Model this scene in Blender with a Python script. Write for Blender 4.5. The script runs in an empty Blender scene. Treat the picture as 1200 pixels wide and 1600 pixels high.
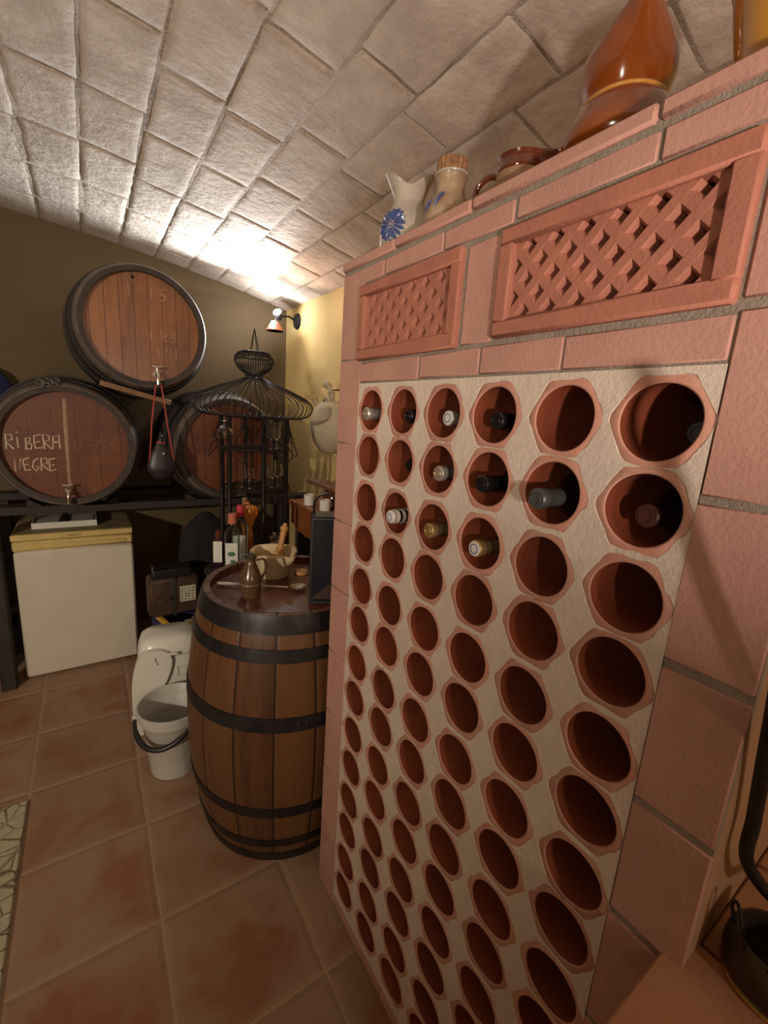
import bpy, math, random
from mathutils import Vector, Matrix
random.seed(7)
PI = math.pi
scene = bpy.context.scene
COL = scene.collection
R = math.radians

# ------------------------------------------------------------------ camera
cam_d = bpy.data.cameras.new('camera')
cam = bpy.data.objects.new('camera', cam_d)
COL.objects.link(cam)
rx = Vector((0.8307388, -0.5528176, 0.0653125))
ry = Vector((0.0631267, 0.2101287, 0.9756336))
rz = Vector((-0.5530715, -0.8063737, 0.2094596))
m3 = Matrix((rx, ry, rz)).transposed()
cam.matrix_world = Matrix.Translation((0, 0, 1.58)) @ m3.to_4x4()
cam_d.sensor_fit = 'HORIZONTAL'
cam_d.sensor_width = 36
cam_d.lens = 36 * 679.0 / 1200
cam_d.clip_start = 0.01
scene.camera = cam

# ------------------------------------------------------------------ view, world, lamps of the room, one added fill light
vs = scene.view_settings
vs.view_transform = 'Standard'
vs.look = 'None'
vs.gamma = 1
vs.use_curve_mapping = False
vs.exposure = 0.15
world = bpy.data.worlds.new('world')
scene.world = world
world.use_nodes = True
world.node_tree.nodes['Background'].inputs[0].default_value = (1.0, 0.82, 0.62, 1)
world.node_tree.nodes['Background'].inputs[1].default_value = 0.05


def lamp(name, kind, loc, energy, color, aim=None, size=0.05, spot=120, blend=0.4):
    d = bpy.data.lights.new(name, kind)
    d.energy = energy
    d.color = color
    if kind == 'AREA':
        d.shape = 'DISK'
        d.size = size
    else:
        d.shadow_soft_size = size
    if kind == 'SPOT':
        d.spot_size = R(spot)
        d.spot_blend = blend
    o = bpy.data.objects.new(name, d)
    o.location = loc
    if aim is not None:
        o.rotation_euler = (Vector(aim) - Vector(loc)).to_track_quat('-Z', 'Y').to_euler()
    COL.objects.link(o)
    return o


# wall lamp A on the left wall, wall lamp B low behind the camera, spot of the fitting seen by the barrels
lamp('left_wall_lamp', 'SPOT', (-2.1, -0.55, 1.78), 225, (1.0, 0.87, 0.70), aim=(0.1, 3.0, 1.75), size=0.05, spot=96, blend=1.0)
lamp('rear_wall_lamp', 'SPOT', (0.0, -0.62, 1.46), 54, (1.0, 0.85, 0.75), aim=(0.78, 1.1, 2.85), size=0.03, spot=98, blend=1.0)
lamp('rear_fill', 'POINT', (0.25, -1.5, 1.55), 19, (1.0, 0.82, 0.66), size=0.08)  # added warm fill that brightens counter and lower rack, no real fitting
lamp('spot_bulb_light', 'SPOT', (1.08, 3.12, 2.235), 170, (0.90, 0.96, 1.0), aim=(-0.9, 1.6, 2.55), size=0.03, spot=100, blend=0.7)
lamp('copper_shade_light', 'SPOT', (1.12, 3.10, 2.16), 50, (1.0, 0.70, 0.55), aim=(0.95, 1.3, 2.48), size=0.03, spot=75, blend=1.0)
lamp('spot_bulb_spill', 'POINT', (1.10, 3.13, 2.20), 6, (0.95, 0.97, 1.0), size=0.02)


# ------------------------------------------------------------------ materials
def new_mat(name):
    m = bpy.data.materials.new(name)
    m.use_nodes = True
    nt = m.node_tree
    return m, nt, nt.nodes['Principled BSDF']


def N(nt, t, **kw):
    n = nt.nodes.new(t)
    for k, v in kw.items():
        setattr(n, k, v)
    return n


def L(nt, a, b):
    nt.links.new(a, b)


def c4(c):
    return (c[0], c[1], c[2], 1)


def math_n(nt, op, a, b=None):
    n = N(nt, 'ShaderNodeMath', operation=op)
    for i, v in enumerate((a, b)):
        if v is None:
            continue
        if isinstance(v, (int, float)):
            n.inputs[i].default_value = v
        else:
            L(nt, v, n.inputs[i])
    return n.outputs[0]


def mixc(nt, f, a, b, mode='MIX'):
    n = N(nt, 'ShaderNodeMix', data_type='RGBA', blend_type=mode)
    if isinstance(f, (int, float)):
        n.inputs[0].default_value = f
    else:
        L(nt, f, n.inputs[0])
    for i, v in ((6, a), (7, b)):
        if isinstance(v, tuple):
            n.inputs[i].default_value = c4(v)
        else:
            L(nt, v, n.inputs[i])
    return n.outputs[2]


def noise(nt, vec, scale, detail=5, rough=0.6, dist=0.0):
    n = N(nt, 'ShaderNodeTexNoise')
    n.inputs['Scale'].default_value = scale
    n.inputs['Detail'].default_value = detail
    n.inputs['Roughness'].default_value = rough
    n.inputs['Distortion'].default_value = dist
    L(nt, vec, n.inputs['Vector'])
    return n.outputs[0]


def ramp(nt, f, a, b, ca=(0, 0, 0), cb=(1, 1, 1)):
    n = N(nt, 'ShaderNodeValToRGB')
    n.color_ramp.elements[0].position = a
    n.color_ramp.elements[1].position = b
    n.color_ramp.elements[0].color = c4(ca)
    n.color_ramp.elements[1].color = c4(cb)
    L(nt, f, n.inputs[0])
    return n.outputs[0]


def bump(nt, bs, h, strength=0.3, dist=0.01):
    b = N(nt, 'ShaderNodeBump')
    b.inputs['Strength'].default_value = strength
    b.inputs['Distance'].default_value = dist
    L(nt, h, b.inputs['Height'])
    L(nt, b.outputs[0], bs.inputs['Normal'])


def pm(name, c1, c2=None, scale=8, rough=0.6, metal=0.0, bs_=0.0, bscale=60, coat=0.0, rand=0.0, lo=0.35, hi=0.65, spec=0.5, bdist=0.004):
    """base colour broken up by noise, optional fine bump, optional tint per object"""
    m, nt, b = new_mat(name)
    tc = N(nt, 'ShaderNodeTexCoord')
    oi = N(nt, 'ShaderNodeObjectInfo')
    va = N(nt, 'ShaderNodeVectorMath', operation='ADD')
    L(nt, tc.outputs['Object'], va.inputs[0])
    sc = N(nt, 'ShaderNodeVectorMath', operation='SCALE')
    L(nt, oi.outputs['Location'], sc.inputs[0])
    sc.inputs['Scale'].default_value = 3.7
    L(nt, sc.outputs[0], va.inputs[1])
    v = va.outputs[0]
    c = mixc(nt, ramp(nt, noise(nt, v, scale), lo, hi), c1, c2 or c1)
    if rand:
        r = math_n(nt, 'MULTIPLY', oi.outputs['Random'], rand * 2)
        r = math_n(nt, 'ADD', r, 1 - rand)
        hs = N(nt, 'ShaderNodeHueSaturation')
        L(nt, c, hs.inputs['Color'])
        L(nt, r, hs.inputs['Value'])
        c = hs.outputs[0]
    L(nt, c, b.inputs['Base Color'])
    b.inputs['Roughness'].default_value = rough
    b.inputs['Metallic'].default_value = metal
    b.inputs['Coat Weight'].default_value = coat
    b.inputs['Coat Roughness'].default_value = 0.08
    b.inputs['Specular IOR Level'].default_value = spec
    if bs_:
        bump(nt, b, noise(nt, v, bscale, 8), bs_, bdist)
    return m


def glass_mat(name, color=(1, 1, 1), rough=0.02):
    m, nt, b = new_mat(name)
    b.inputs['Base Color'].default_value = c4(color)
    b.inputs['Transmission Weight'].default_value = 1
    b.inputs['Roughness'].default_value = rough
    b.inputs['IOR'].default_value = 1.45
    return m


M = {}
TER = (0.50, 0.255, 0.19)
M['tile'] = pm('terracotta_facing', (0.53, 0.285, 0.22), (0.46, 0.24, 0.185), 9, 0.85, bs_=0.35, bscale=160)
M['tube_face'] = pm('terracotta_tube', (0.52, 0.235, 0.165), (0.50, 0.27, 0.20), 22, 0.8, bs_=0.3, bscale=120, rand=0.12)
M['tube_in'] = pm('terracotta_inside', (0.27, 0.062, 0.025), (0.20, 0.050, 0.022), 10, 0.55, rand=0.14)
M['vent'] = pm('red_terracotta', (0.43, 0.165, 0.105), (0.36, 0.14, 0.095), 14, 0.8, bs_=0.3, bscale=150)
M['mortar'] = pm('cream_mortar', (0.68, 0.57, 0.47), (0.62, 0.51, 0.42), 16, 0.9, bs_=0.4, bscale=110, bdist=0.006)
M['grout'] = pm('grey_grout', (0.33, 0.27, 0.215), (0.26, 0.21, 0.165), 30, 0.95, bs_=0.6, bscale=200, bdist=0.006)
M['plaster_end'] = pm('tan_plaster', (0.42, 0.24, 0.14), (0.36, 0.21, 0.12), 7, 0.9, bs_=0.3)
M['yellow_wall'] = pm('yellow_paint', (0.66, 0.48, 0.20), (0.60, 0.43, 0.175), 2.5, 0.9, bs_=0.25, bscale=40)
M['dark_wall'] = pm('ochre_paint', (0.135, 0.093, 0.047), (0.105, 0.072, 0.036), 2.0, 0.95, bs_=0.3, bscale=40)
M['ceil_tile'] = pm('whitewashed_tile', (0.66, 0.56, 0.47), (0.50, 0.41, 0.34), 5.5, 0.95, bs_=0.55, bscale=30, bdist=0.012, lo=0.36, hi=0.60)
M['ceil_mortar'] = pm('ceiling_mortar', (0.60, 0.50, 0.41), (0.26, 0.20, 0.15), 2.6, 0.95, bs_=0.8, bscale=70, bdist=0.012)
M['black_iron'] = pm('black_iron', (0.020, 0.018, 0.019), (0.035, 0.03, 0.03), 40, 0.42, metal=0.6, bs_=0.1)
M['hoop'] = pm('hoop_steel', (0.050, 0.046, 0.046), (0.026, 0.024, 0.026), 18, 0.45, metal=0.7, bs_=0.15)
M['hoop_grey'] = pm('worn_rim', (0.17, 0.13, 0.105), (0.09, 0.07, 0.06), 25, 0.7, metal=0.1, bs_=0.3)
M['dark_stave'] = pm('blackened_oak', (0.028, 0.021, 0.017), (0.05, 0.035, 0.026), 12, 0.7, bs_=0.4)
M['dark_timber'] = pm('dark_timber', (0.022, 0.016, 0.012), (0.035, 0.025, 0.02), 10, 0.7)
M['chalk'] = pm('chalk', (0.62, 0.50, 0.36), (0.45, 0.33, 0.22), 60, 0.95)
M['chalk_faint'] = pm('faint_chalk', (0.28, 0.14, 0.08), (0.15, 0.06, 0.03), 40, 0.95)
M['brace'] = pm('pale_slat', (0.34, 0.22, 0.14), (0.26, 0.16, 0.10), 30, 0.7)
M['chrome'] = pm('chrome', (0.75, 0.74, 0.72), None, 5, 0.16, metal=1.0)
M['steel'] = pm('dull_steel', (0.55, 0.50, 0.44), (0.40, 0.36, 0.31), 60, 0.3, metal=0.9)
M['fridge_white'] = pm('fridge_enamel', (0.66, 0.60, 0.50), (0.62, 0.56, 0.45), 4, 0.4)
M['fridge_cream'] = pm('yellowed_plastic', (0.66, 0.49, 0.18), (0.58, 0.43, 0.16), 12, 0.45)
M['fridge_top'] = pm('worktop_dust', (0.36, 0.26, 0.12), (0.22, 0.17, 0.10), 12, 0.7)
M['white_plastic'] = pm('white_plastic', (0.72, 0.70, 0.62), (0.68, 0.66, 0.58), 5, 0.3, coat=0.3)
M['grey_plastic'] = pm('grey_white_plastic', (0.52, 0.50, 0.44), (0.46, 0.44, 0.39), 6, 0.42)
M['black_plastic'] = pm('black_plastic', (0.012, 0.011, 0.012), (0.02, 0.018, 0.02), 10, 0.35)
M['black_cloth'] = pm('black_cloth', (0.006, 0.005, 0.005), (0.012, 0.01, 0.01), 10, 0.9, bs_=0.5, bscale=25)
M['yellow_plastic'] = pm('yellow_plastic', (0.60, 0.36, 0.02), (0.5, 0.3, 0.02), 10, 0.4)
M['blue_cloth'] = pm('blue_cloth', (0.018, 0.022, 0.09), (0.012, 0.014, 0.06), 10, 0.9)
M['grey_cloth'] = pm('grey_cloth', (0.13, 0.115, 0.095), (0.08, 0.07, 0.06), 30, 0.95, bs_=0.6, bscale=80)
M['bag_black'] = pm('black_leatherette', (0.010, 0.012, 0.020), (0.016, 0.018, 0.026), 14, 0.38, bs_=0.15, bscale=200)
M['stitch'] = pm('stitch', (0.18, 0.17, 0.18), None, 5, 0.7)
M['leather_dark'] = pm('wineskin_leather', (0.018, 0.016, 0.02), (0.03, 0.025, 0.028), 12, 0.4, bs_=0.3)
M['red_cord'] = pm('red_cord', (0.42, 0.055, 0.035), None, 8, 0.8)
M['amber'] = pm('amber_glaze', (0.26, 0.062, 0.006), (0.15, 0.030, 0.005), 6, 0.15, coat=1.0)
M['amber_ring'] = pm('honey_slip', (0.50, 0.22, 0.04), None, 8, 0.2, coat=1.0)
M['yellow_glaze'] = pm('yellow_glaze', (0.60, 0.28, 0.025), (0.5, 0.22, 0.02), 8, 0.18, coat=1.0)
M['brown_glaze'] = pm('brown_glaze', (0.085, 0.018, 0.010), (0.13, 0.028, 0.012), 14, 0.14, coat=1.0)
M['stone_raw'] = pm('unglazed_clay', (0.36, 0.22, 0.12), (0.22, 0.11, 0.06), 30, 0.7)
M['stoneware'] = pm('grey_stoneware', (0.46, 0.40, 0.32), (0.38, 0.33, 0.27), 30, 0.32, coat=0.4, bs_=0.15)
M['stoneware_tan'] = pm('tan_stoneware', (0.42, 0.31, 0.20), (0.26, 0.15, 0.08), 24, 0.4, coat=0.3, bs_=0.2)
M['blue_slip'] = pm('cobalt_slip', (0.035, 0.055, 0.19), (0.06, 0.09, 0.26), 40, 0.35, coat=0.5)
M['cork'] = pm('cork', (0.36, 0.19, 0.085), (0.20, 0.09, 0.04), 70, 0.9, bs_=0.8, bscale=120)
M['jug_brown'] = pm('satin_brown_glaze', (0.12, 0.062, 0.032), (0.085, 0.042, 0.022), 18, 0.28, coat=0.6)
M['pewter'] = pm('pewter', (0.10, 0.09, 0.08), None, 10, 0.35, metal=0.8)
M['mortar_stone'] = pm('ochre_stone', (0.60, 0.48, 0.29), (0.48, 0.37, 0.21), 14, 0.6, bs_=0.25)
M['pale_wood'] = pm('turned_beech', (0.55, 0.29, 0.10), (0.42, 0.20, 0.07), 20, 0.5)
M['shelf_wood'] = pm('varnished_pine', (0.34, 0.105, 0.030), (0.24, 0.07, 0.022), 10, 0.35, coat=0.3)
M['board_wood'] = pm('walnut_board', (0.20, 0.09, 0.04), (0.14, 0.06, 0.028), 20, 0.5)
M['porcelain'] = pm('porcelain', (0.78, 0.74, 0.66), None, 5, 0.25, coat=0.3)
M['amphora'] = pm('pale_clay', (0.56, 0.47, 0.31), (0.40, 0.34, 0.24), 6, 0.75, bs_=0.3)
M['paper'] = pm('newsprint', (0.55, 0.50, 0.36), (0.45, 0.41, 0.30), 30, 0.9)
M['ink'] = pm('dark_ink', (0.06, 0.05, 0.04), None, 5, 0.9)
M['brown_case'] = pm('brown_leather', (0.065, 0.032, 0.020), (0.04, 0.022, 0.015), 10, 0.6, bs_=0.3)
M['clear_glass'] = glass_mat('clear_glass')
M['gin_glass'] = glass_mat('pale_green_glass', (0.80, 0.92, 0.84))
M['label_white'] = pm('white_label', (0.72, 0.70, 0.64), (0.62, 0.62, 0.56), 30, 0.6)
M['label_green'] = pm('green_print', (0.05, 0.15, 0.06), None, 5, 0.6)
M['pink_foil'] = pm('pink_red_foil', (0.50, 0.045, 0.07), (0.40, 0.03, 0.05), 20, 0.35)
M['salmon_cap'] = pm('salmon_cap', (0.48, 0.14, 0.09), None, 20, 0.45)
M['purple_dark'] = pm('dark_red_glass', (0.04, 0.008, 0.02), None, 20, 0.15)
M['cellophane'] = pm('amber_wrap', (0.62, 0.22, 0.025), (0.48, 0.14, 0.015), 24, 0.22, coat=0.7, bs_=0.7, bscale=60)
M['rust_wrap'] = pm('rust_wrap', (0.40, 0.10, 0.03), (0.55, 0.22, 0.06), 30, 0.5)
M['gold'] = pm('gold_foil', (0.62, 0.40, 0.14), None, 30, 0.3, metal=0.85)
M['bottle_dark'] = pm('dark_bottle_glass', (0.006, 0.006, 0.004), None, 5, 0.08, coat=0.5)
M['foil_black'] = pm('black_foil', (0.012, 0.010, 0.012), None, 20, 0.25, coat=0.3)
M['foil_silver'] = pm('silver_foil', (0.66, 0.60, 0.52), (0.5, 0.45, 0.40), 60, 0.3, metal=0.6)
M['foil_gold'] = pm('old_gold_foil', (0.52, 0.36, 0.16), (0.42, 0.28, 0.12), 60, 0.35, metal=0.6)
M['foil_grey'] = pm('slate_foil', (0.10, 0.11, 0.10), (0.07, 0.075, 0.07), 50, 0.38, metal=0.3)
M['foil_brown'] = pm('maroon_foil', (0.08, 0.028, 0.022), (0.055, 0.02, 0.018), 50, 0.38)
M['foil_white'] = pm('white_foil', (0.62, 0.56, 0.50), None, 50, 0.4)
M['copper'] = pm('copper_shade', (0.50, 0.20, 0.13), None, 10, 0.35, metal=0.5)
M['brass'] = pm('brass', (0.60, 0.42, 0.16), None, 20, 0.25, metal=1.0)
M['fur_blank'] = pm('pot_soot', (0.10, 0.075, 0.05), (0.05, 0.036, 0.028), 26, 0.34, metal=0.6)
M['wax_yellow'] = pm('candle_cup', (0.5, 0.28, 0.05), None, 20, 0.4)
M['flower_white'] = pm('dried_white', (0.62, 0.60, 0.50), (0.3, 0.3, 0.16), 60, 0.9)
M['leaf'] = pm('dry_leaf', (0.10, 0.10, 0.03), None, 20, 0.8)

# emissive bulb
m, nt, b = new_mat('lit_bulb')
b.inputs['Emission Color'].default_value = (0.92, 0.97, 1, 1)
b.inputs['Emission Strength'].default_value = 60
M['bulb'] = m


def floor_mat():
    m, nt, b = new_mat('handmade_clay_floor')
    tc = N(nt, 'ShaderNodeTexCoord')
    sep = N(nt, 'ShaderNodeSeparateXYZ')
    nz = noise(nt, tc.outputs['Object'], 3.5, 3)
    wob = math_n(nt, 'MULTIPLY', math_n(nt, 'SUBTRACT', nz, 0.5), 0.035)
    L(nt, tc.outputs['Object'], sep.inputs[0])
    P = 0.383
    u = math_n(nt, 'ADD', math_n(nt, 'DIVIDE', math_n(nt, 'SUBTRACT', sep.outputs[0], 0.092), P), wob)
    v = math_n(nt, 'ADD', math_n(nt, 'DIVIDE', math_n(nt, 'SUBTRACT', sep.outputs[1], 1.215), P), wob)
    fu = math_n(nt, 'FRACT', u)
    fv = math_n(nt, 'FRACT', v)
    du = math_n(nt, 'SUBTRACT', 0.5, math_n(nt, 'ABSOLUTE', math_n(nt, 'SUBTRACT', fu, 0.5)))
    dv = math_n(nt, 'SUBTRACT', 0.5, math_n(nt, 'ABSOLUTE', math_n(nt, 'SUBTRACT', fv, 0.5)))
    d = math_n(nt, 'MINIMUM', du, dv)
    cu = N(nt, 'ShaderNodeCombineXYZ')
    L(nt, math_n(nt, 'FLOOR', u), cu.inputs[0])
    L(nt, math_n(nt, 'FLOOR', v), cu.inputs[1])
    wn = N(nt, 'ShaderNodeTexWhiteNoise', noise_dimensions='3D')
    L(nt, cu.outputs[0], wn.inputs[0])
    # per tile offset of the mottling
    sc = N(nt, 'ShaderNodeVectorMath', operation='SCALE')
    L(nt, wn.outputs['Color'], sc.inputs[0])
    sc.inputs['Scale'].default_value = 9
    va = N(nt, 'ShaderNodeVectorMath', operation='ADD')
    L(nt, tc.outputs['Object'], va.inputs[0])
    L(nt, sc.outputs[0], va.inputs[1])
    mot = noise(nt, va.outputs[0], 3.4, 4, 0.55, 0.6)
    edge = ramp(nt, math_n(nt, 'ADD', d, math_n(nt, 'MULTIPLY', math_n(nt, 'SUBTRACT', mot, 0.5), 0.5)), 0.02, 0.22)
    blot = math_n(nt, 'MULTIPLY', ramp(nt, mot, 0.42, 0.62), edge)
    tan = mixc(nt, wn.outputs['Value'], (0.34, 0.215, 0.13), (0.29, 0.17, 0.10))
    red = mixc(nt, wn.outputs['Value'], (0.27, 0.080, 0.035), (0.24, 0.105, 0.04))
    c = mixc(nt, blot, tan, red)
    fine = noise(nt, tc.outputs['Object'], 40, 5)
    c = mixc(nt, math_n(nt, 'MULTIPLY', fine, 0.28), c, (0.42, 0.28, 0.18))
    lw = math_n(nt, 'ADD', math_n(nt, 'MULTIPLY', fine, 0.012), 0.004)
    gro = math_n(nt, 'LESS_THAN', d, lw)
    c = mixc(nt, math_n(nt, 'MULTIPLY', gro, 0.75), c, (0.42, 0.29, 0.17))
    L(nt, c, b.inputs['Base Color'])
    L(nt, ramp(nt, fine, 0.3, 0.7, (0.5,) * 3, (0.7,) * 3), b.inputs['Roughness'])
    h = ramp(nt, d, 0.0, 0.045)
    h2 = math_n(nt, 'ADD', h, math_n(nt, 'MULTIPLY', noise(nt, tc.outputs['Object'], 7, 3), 0.8))
    bump(nt, b, h2, 0.55, 0.006)
    return m


M['floor'] = floor_mat()


def stave_mat(name, n, cols, seam, rough, zc=0.5):
    """staves round the Z axis with seams and streaks along the wood"""
    m, nt, b = new_mat(name)
    tc = N(nt, 'ShaderNodeTexCoord')
    sep = N(nt, 'ShaderNodeSeparateXYZ')
    L(nt, tc.outputs['Object'], sep.inputs[0])
    a = math_n(nt, 'ARCTAN2', sep.outputs[1], sep.outputs[0])
    a = math_n(nt, 'MULTIPLY', math_n(nt, 'ADD', a, PI), n / (2 * PI))
    fr = math_n(nt, 'FRACT', a)
    ed = math_n(nt, 'SUBTRACT', 0.5, math_n(nt, 'ABSOLUTE', math_n(nt, 'SUBTRACT', fr, 0.5)))
    wn = N(nt, 'ShaderNodeTexWhiteNoise', noise_dimensions='1D')
    L(nt, math_n(nt, 'FLOOR', a), wn.inputs['W'])
    cm = N(nt, 'ShaderNodeCombineXYZ')
    L(nt, math_n(nt, 'MULTIPLY', a, 2.2), cm.inputs[0])
    L(nt, math_n(nt, 'MULTIPLY', sep.outputs[2], 1.6), cm.inputs[1])
    L(nt, math_n(nt, 'MULTIPLY', wn.outputs['Value'], 30), cm.inputs[2])
    st = noise(nt, cm.outputs[0], 2.2, 6, 0.65, 0.4)
    c = mixc(nt, ramp(nt, st, 0.3, 0.7), cols[0], cols[1])
    c = mixc(nt, math_n(nt, 'MULTIPLY', wn.outputs['Value'], 0.65), c, cols[2])
    c = mixc(nt, math_n(nt, 'LESS_THAN', ed, seam), c, (0.012, 0.008, 0.006))
    L(nt, c, b.inputs['Base Color'])
    b.inputs['Roughness'].default_value = rough
    h = math_n(nt, 'ADD', ramp(nt, ed, 0.0, 0.08), math_n(nt, 'MULTIPLY', st, 0.6))
    bump(nt, b, h, 0.5, 0.004)
    return m


def plank_mat(name, width, cols, rough, seam=0.03, off=0.0, coat=0.0):
    """head boards: planks across local X, grain along local Y"""
    m, nt, b = new_mat(name)
    tc = N(nt, 'ShaderNodeTexCoord')
    sep = N(nt, 'ShaderNodeSeparateXYZ')
    L(nt, tc.outputs['Object'], sep.inputs[0])
    a = math_n(nt, 'DIVIDE', math_n(nt, 'ADD', sep.outputs[0], 5 + off), width)
    fr = math_n(nt, 'FRACT', a)
    ed = math_n(nt, 'SUBTRACT', 0.5, math_n(nt, 'ABSOLUTE', math_n(nt, 'SUBTRACT', fr, 0.5)))
    wn = N(nt, 'ShaderNodeTexWhiteNoise', noise_dimensions='1D')
    L(nt, math_n(nt, 'FLOOR', a), wn.inputs['W'])
    cm = N(nt, 'ShaderNodeCombineXYZ')
    L(nt, math_n(nt, 'MULTIPLY', sep.outputs[0], 26), cm.inputs[0])
    L(nt, math_n(nt, 'MULTIPLY', sep.outputs[1], 2.4), cm.inputs[1])
    L(nt, math_n(nt, 'MULTIPLY', wn.outputs['Value'], 40), cm.inputs[2])
    st = noise(nt, cm.outputs[0], 1.6, 7, 0.65, 0.5)
    c = mixc(nt, ramp(nt, st, 0.3, 0.72), cols[0], cols[1])
    blot = ramp(nt, noise(nt, tc.outputs['Object'], 6.5, 4), 0.45, 0.7)
    c = mixc(nt, math_n(nt, 'MULTIPLY', blot, 0.75), c, cols[2])
    c = mixc(nt, math_n(nt, 'MULTIPLY', wn.outputs['Value'], 0.35), c, cols[3])
    c = mixc(nt, math_n(nt, 'MULTIPLY', math_n(nt, 'LESS_THAN', ed, seam), 0.8), c, (0.02, 0.01, 0.007))
    L(nt, c, b.inputs['Base Color'])
    b.inputs['Roughness'].default_value = rough
    b.inputs['Coat Weight'].default_value = coat
    b.inputs['Coat Roughness'].default_value = 0.3
    h = math_n(nt, 'ADD', ramp(nt, ed, 0.0, 0.04), math_n(nt, 'MULTIPLY', st, 0.8))
    bump(nt, b, h, 0.25, 0.0012)
    return m


M['oak_stave'] = stave_mat('oak_staves', 17, ((0.125, 0.050, 0.018), (0.045, 0.017, 0.009), (0.17, 0.075, 0.026)), 0.022, 0.42)
M['head_red'] = plank_mat('red_head_boards', 0.09, ((0.135, 0.034, 0.013), (0.085, 0.02, 0.009), (0.20, 0.060, 0.018), (0.10, 0.026, 0.01)), 0.5, 0.016)
M['head_pale'] = plank_mat('brown_head_boards', 0.062, ((0.33, 0.13, 0.055), (0.15, 0.06, 0.032), (0.11, 0.05, 0.032), (0.40, 0.17, 0.055)), 0.32, 0.022, coat=0.25)
M['head_top'] = plank_mat('table_head_boards', 0.08, ((0.13, 0.038, 0.02), (0.065, 0.02, 0.013), (0.19, 0.065, 0.028), (0.10, 0.03, 0.017)), 0.33, 0.012, coat=0.2)


def rug_mat():
    m, nt, b = new_mat('woven_rug')
    tc = N(nt, 'ShaderNodeTexCoord')
    n1 = noise(nt, tc.outputs['Object'], 60, 4)
    vo = N(nt, 'ShaderNodeTexVoronoi', feature='DISTANCE_TO_EDGE')
    vo.inputs['Scale'].default_value = 19
    L(nt, tc.outputs['Object'], vo.inputs['Vector'])
    ln = ramp(nt, math_n(nt, 'ADD', vo.outputs['Distance'], math_n(nt, 'MULTIPLY', noise(nt, tc.outputs['Object'], 9), 0.14)), 0.06, 0.13)
    c = mixc(nt, n1, (0.55, 0.50, 0.33), (0.36, 0.33, 0.21))
    c = mixc(nt, ln, (0.16, 0.12, 0.07), c)
    L(nt, c, b.inputs['Base Color'])
    b.inputs['Roughness'].default_value = 0.95
    bump(nt, b, math_n(nt, 'ADD', n1, ln), 0.8, 0.004)
    return m


M['rug'] = rug_mat()


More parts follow.
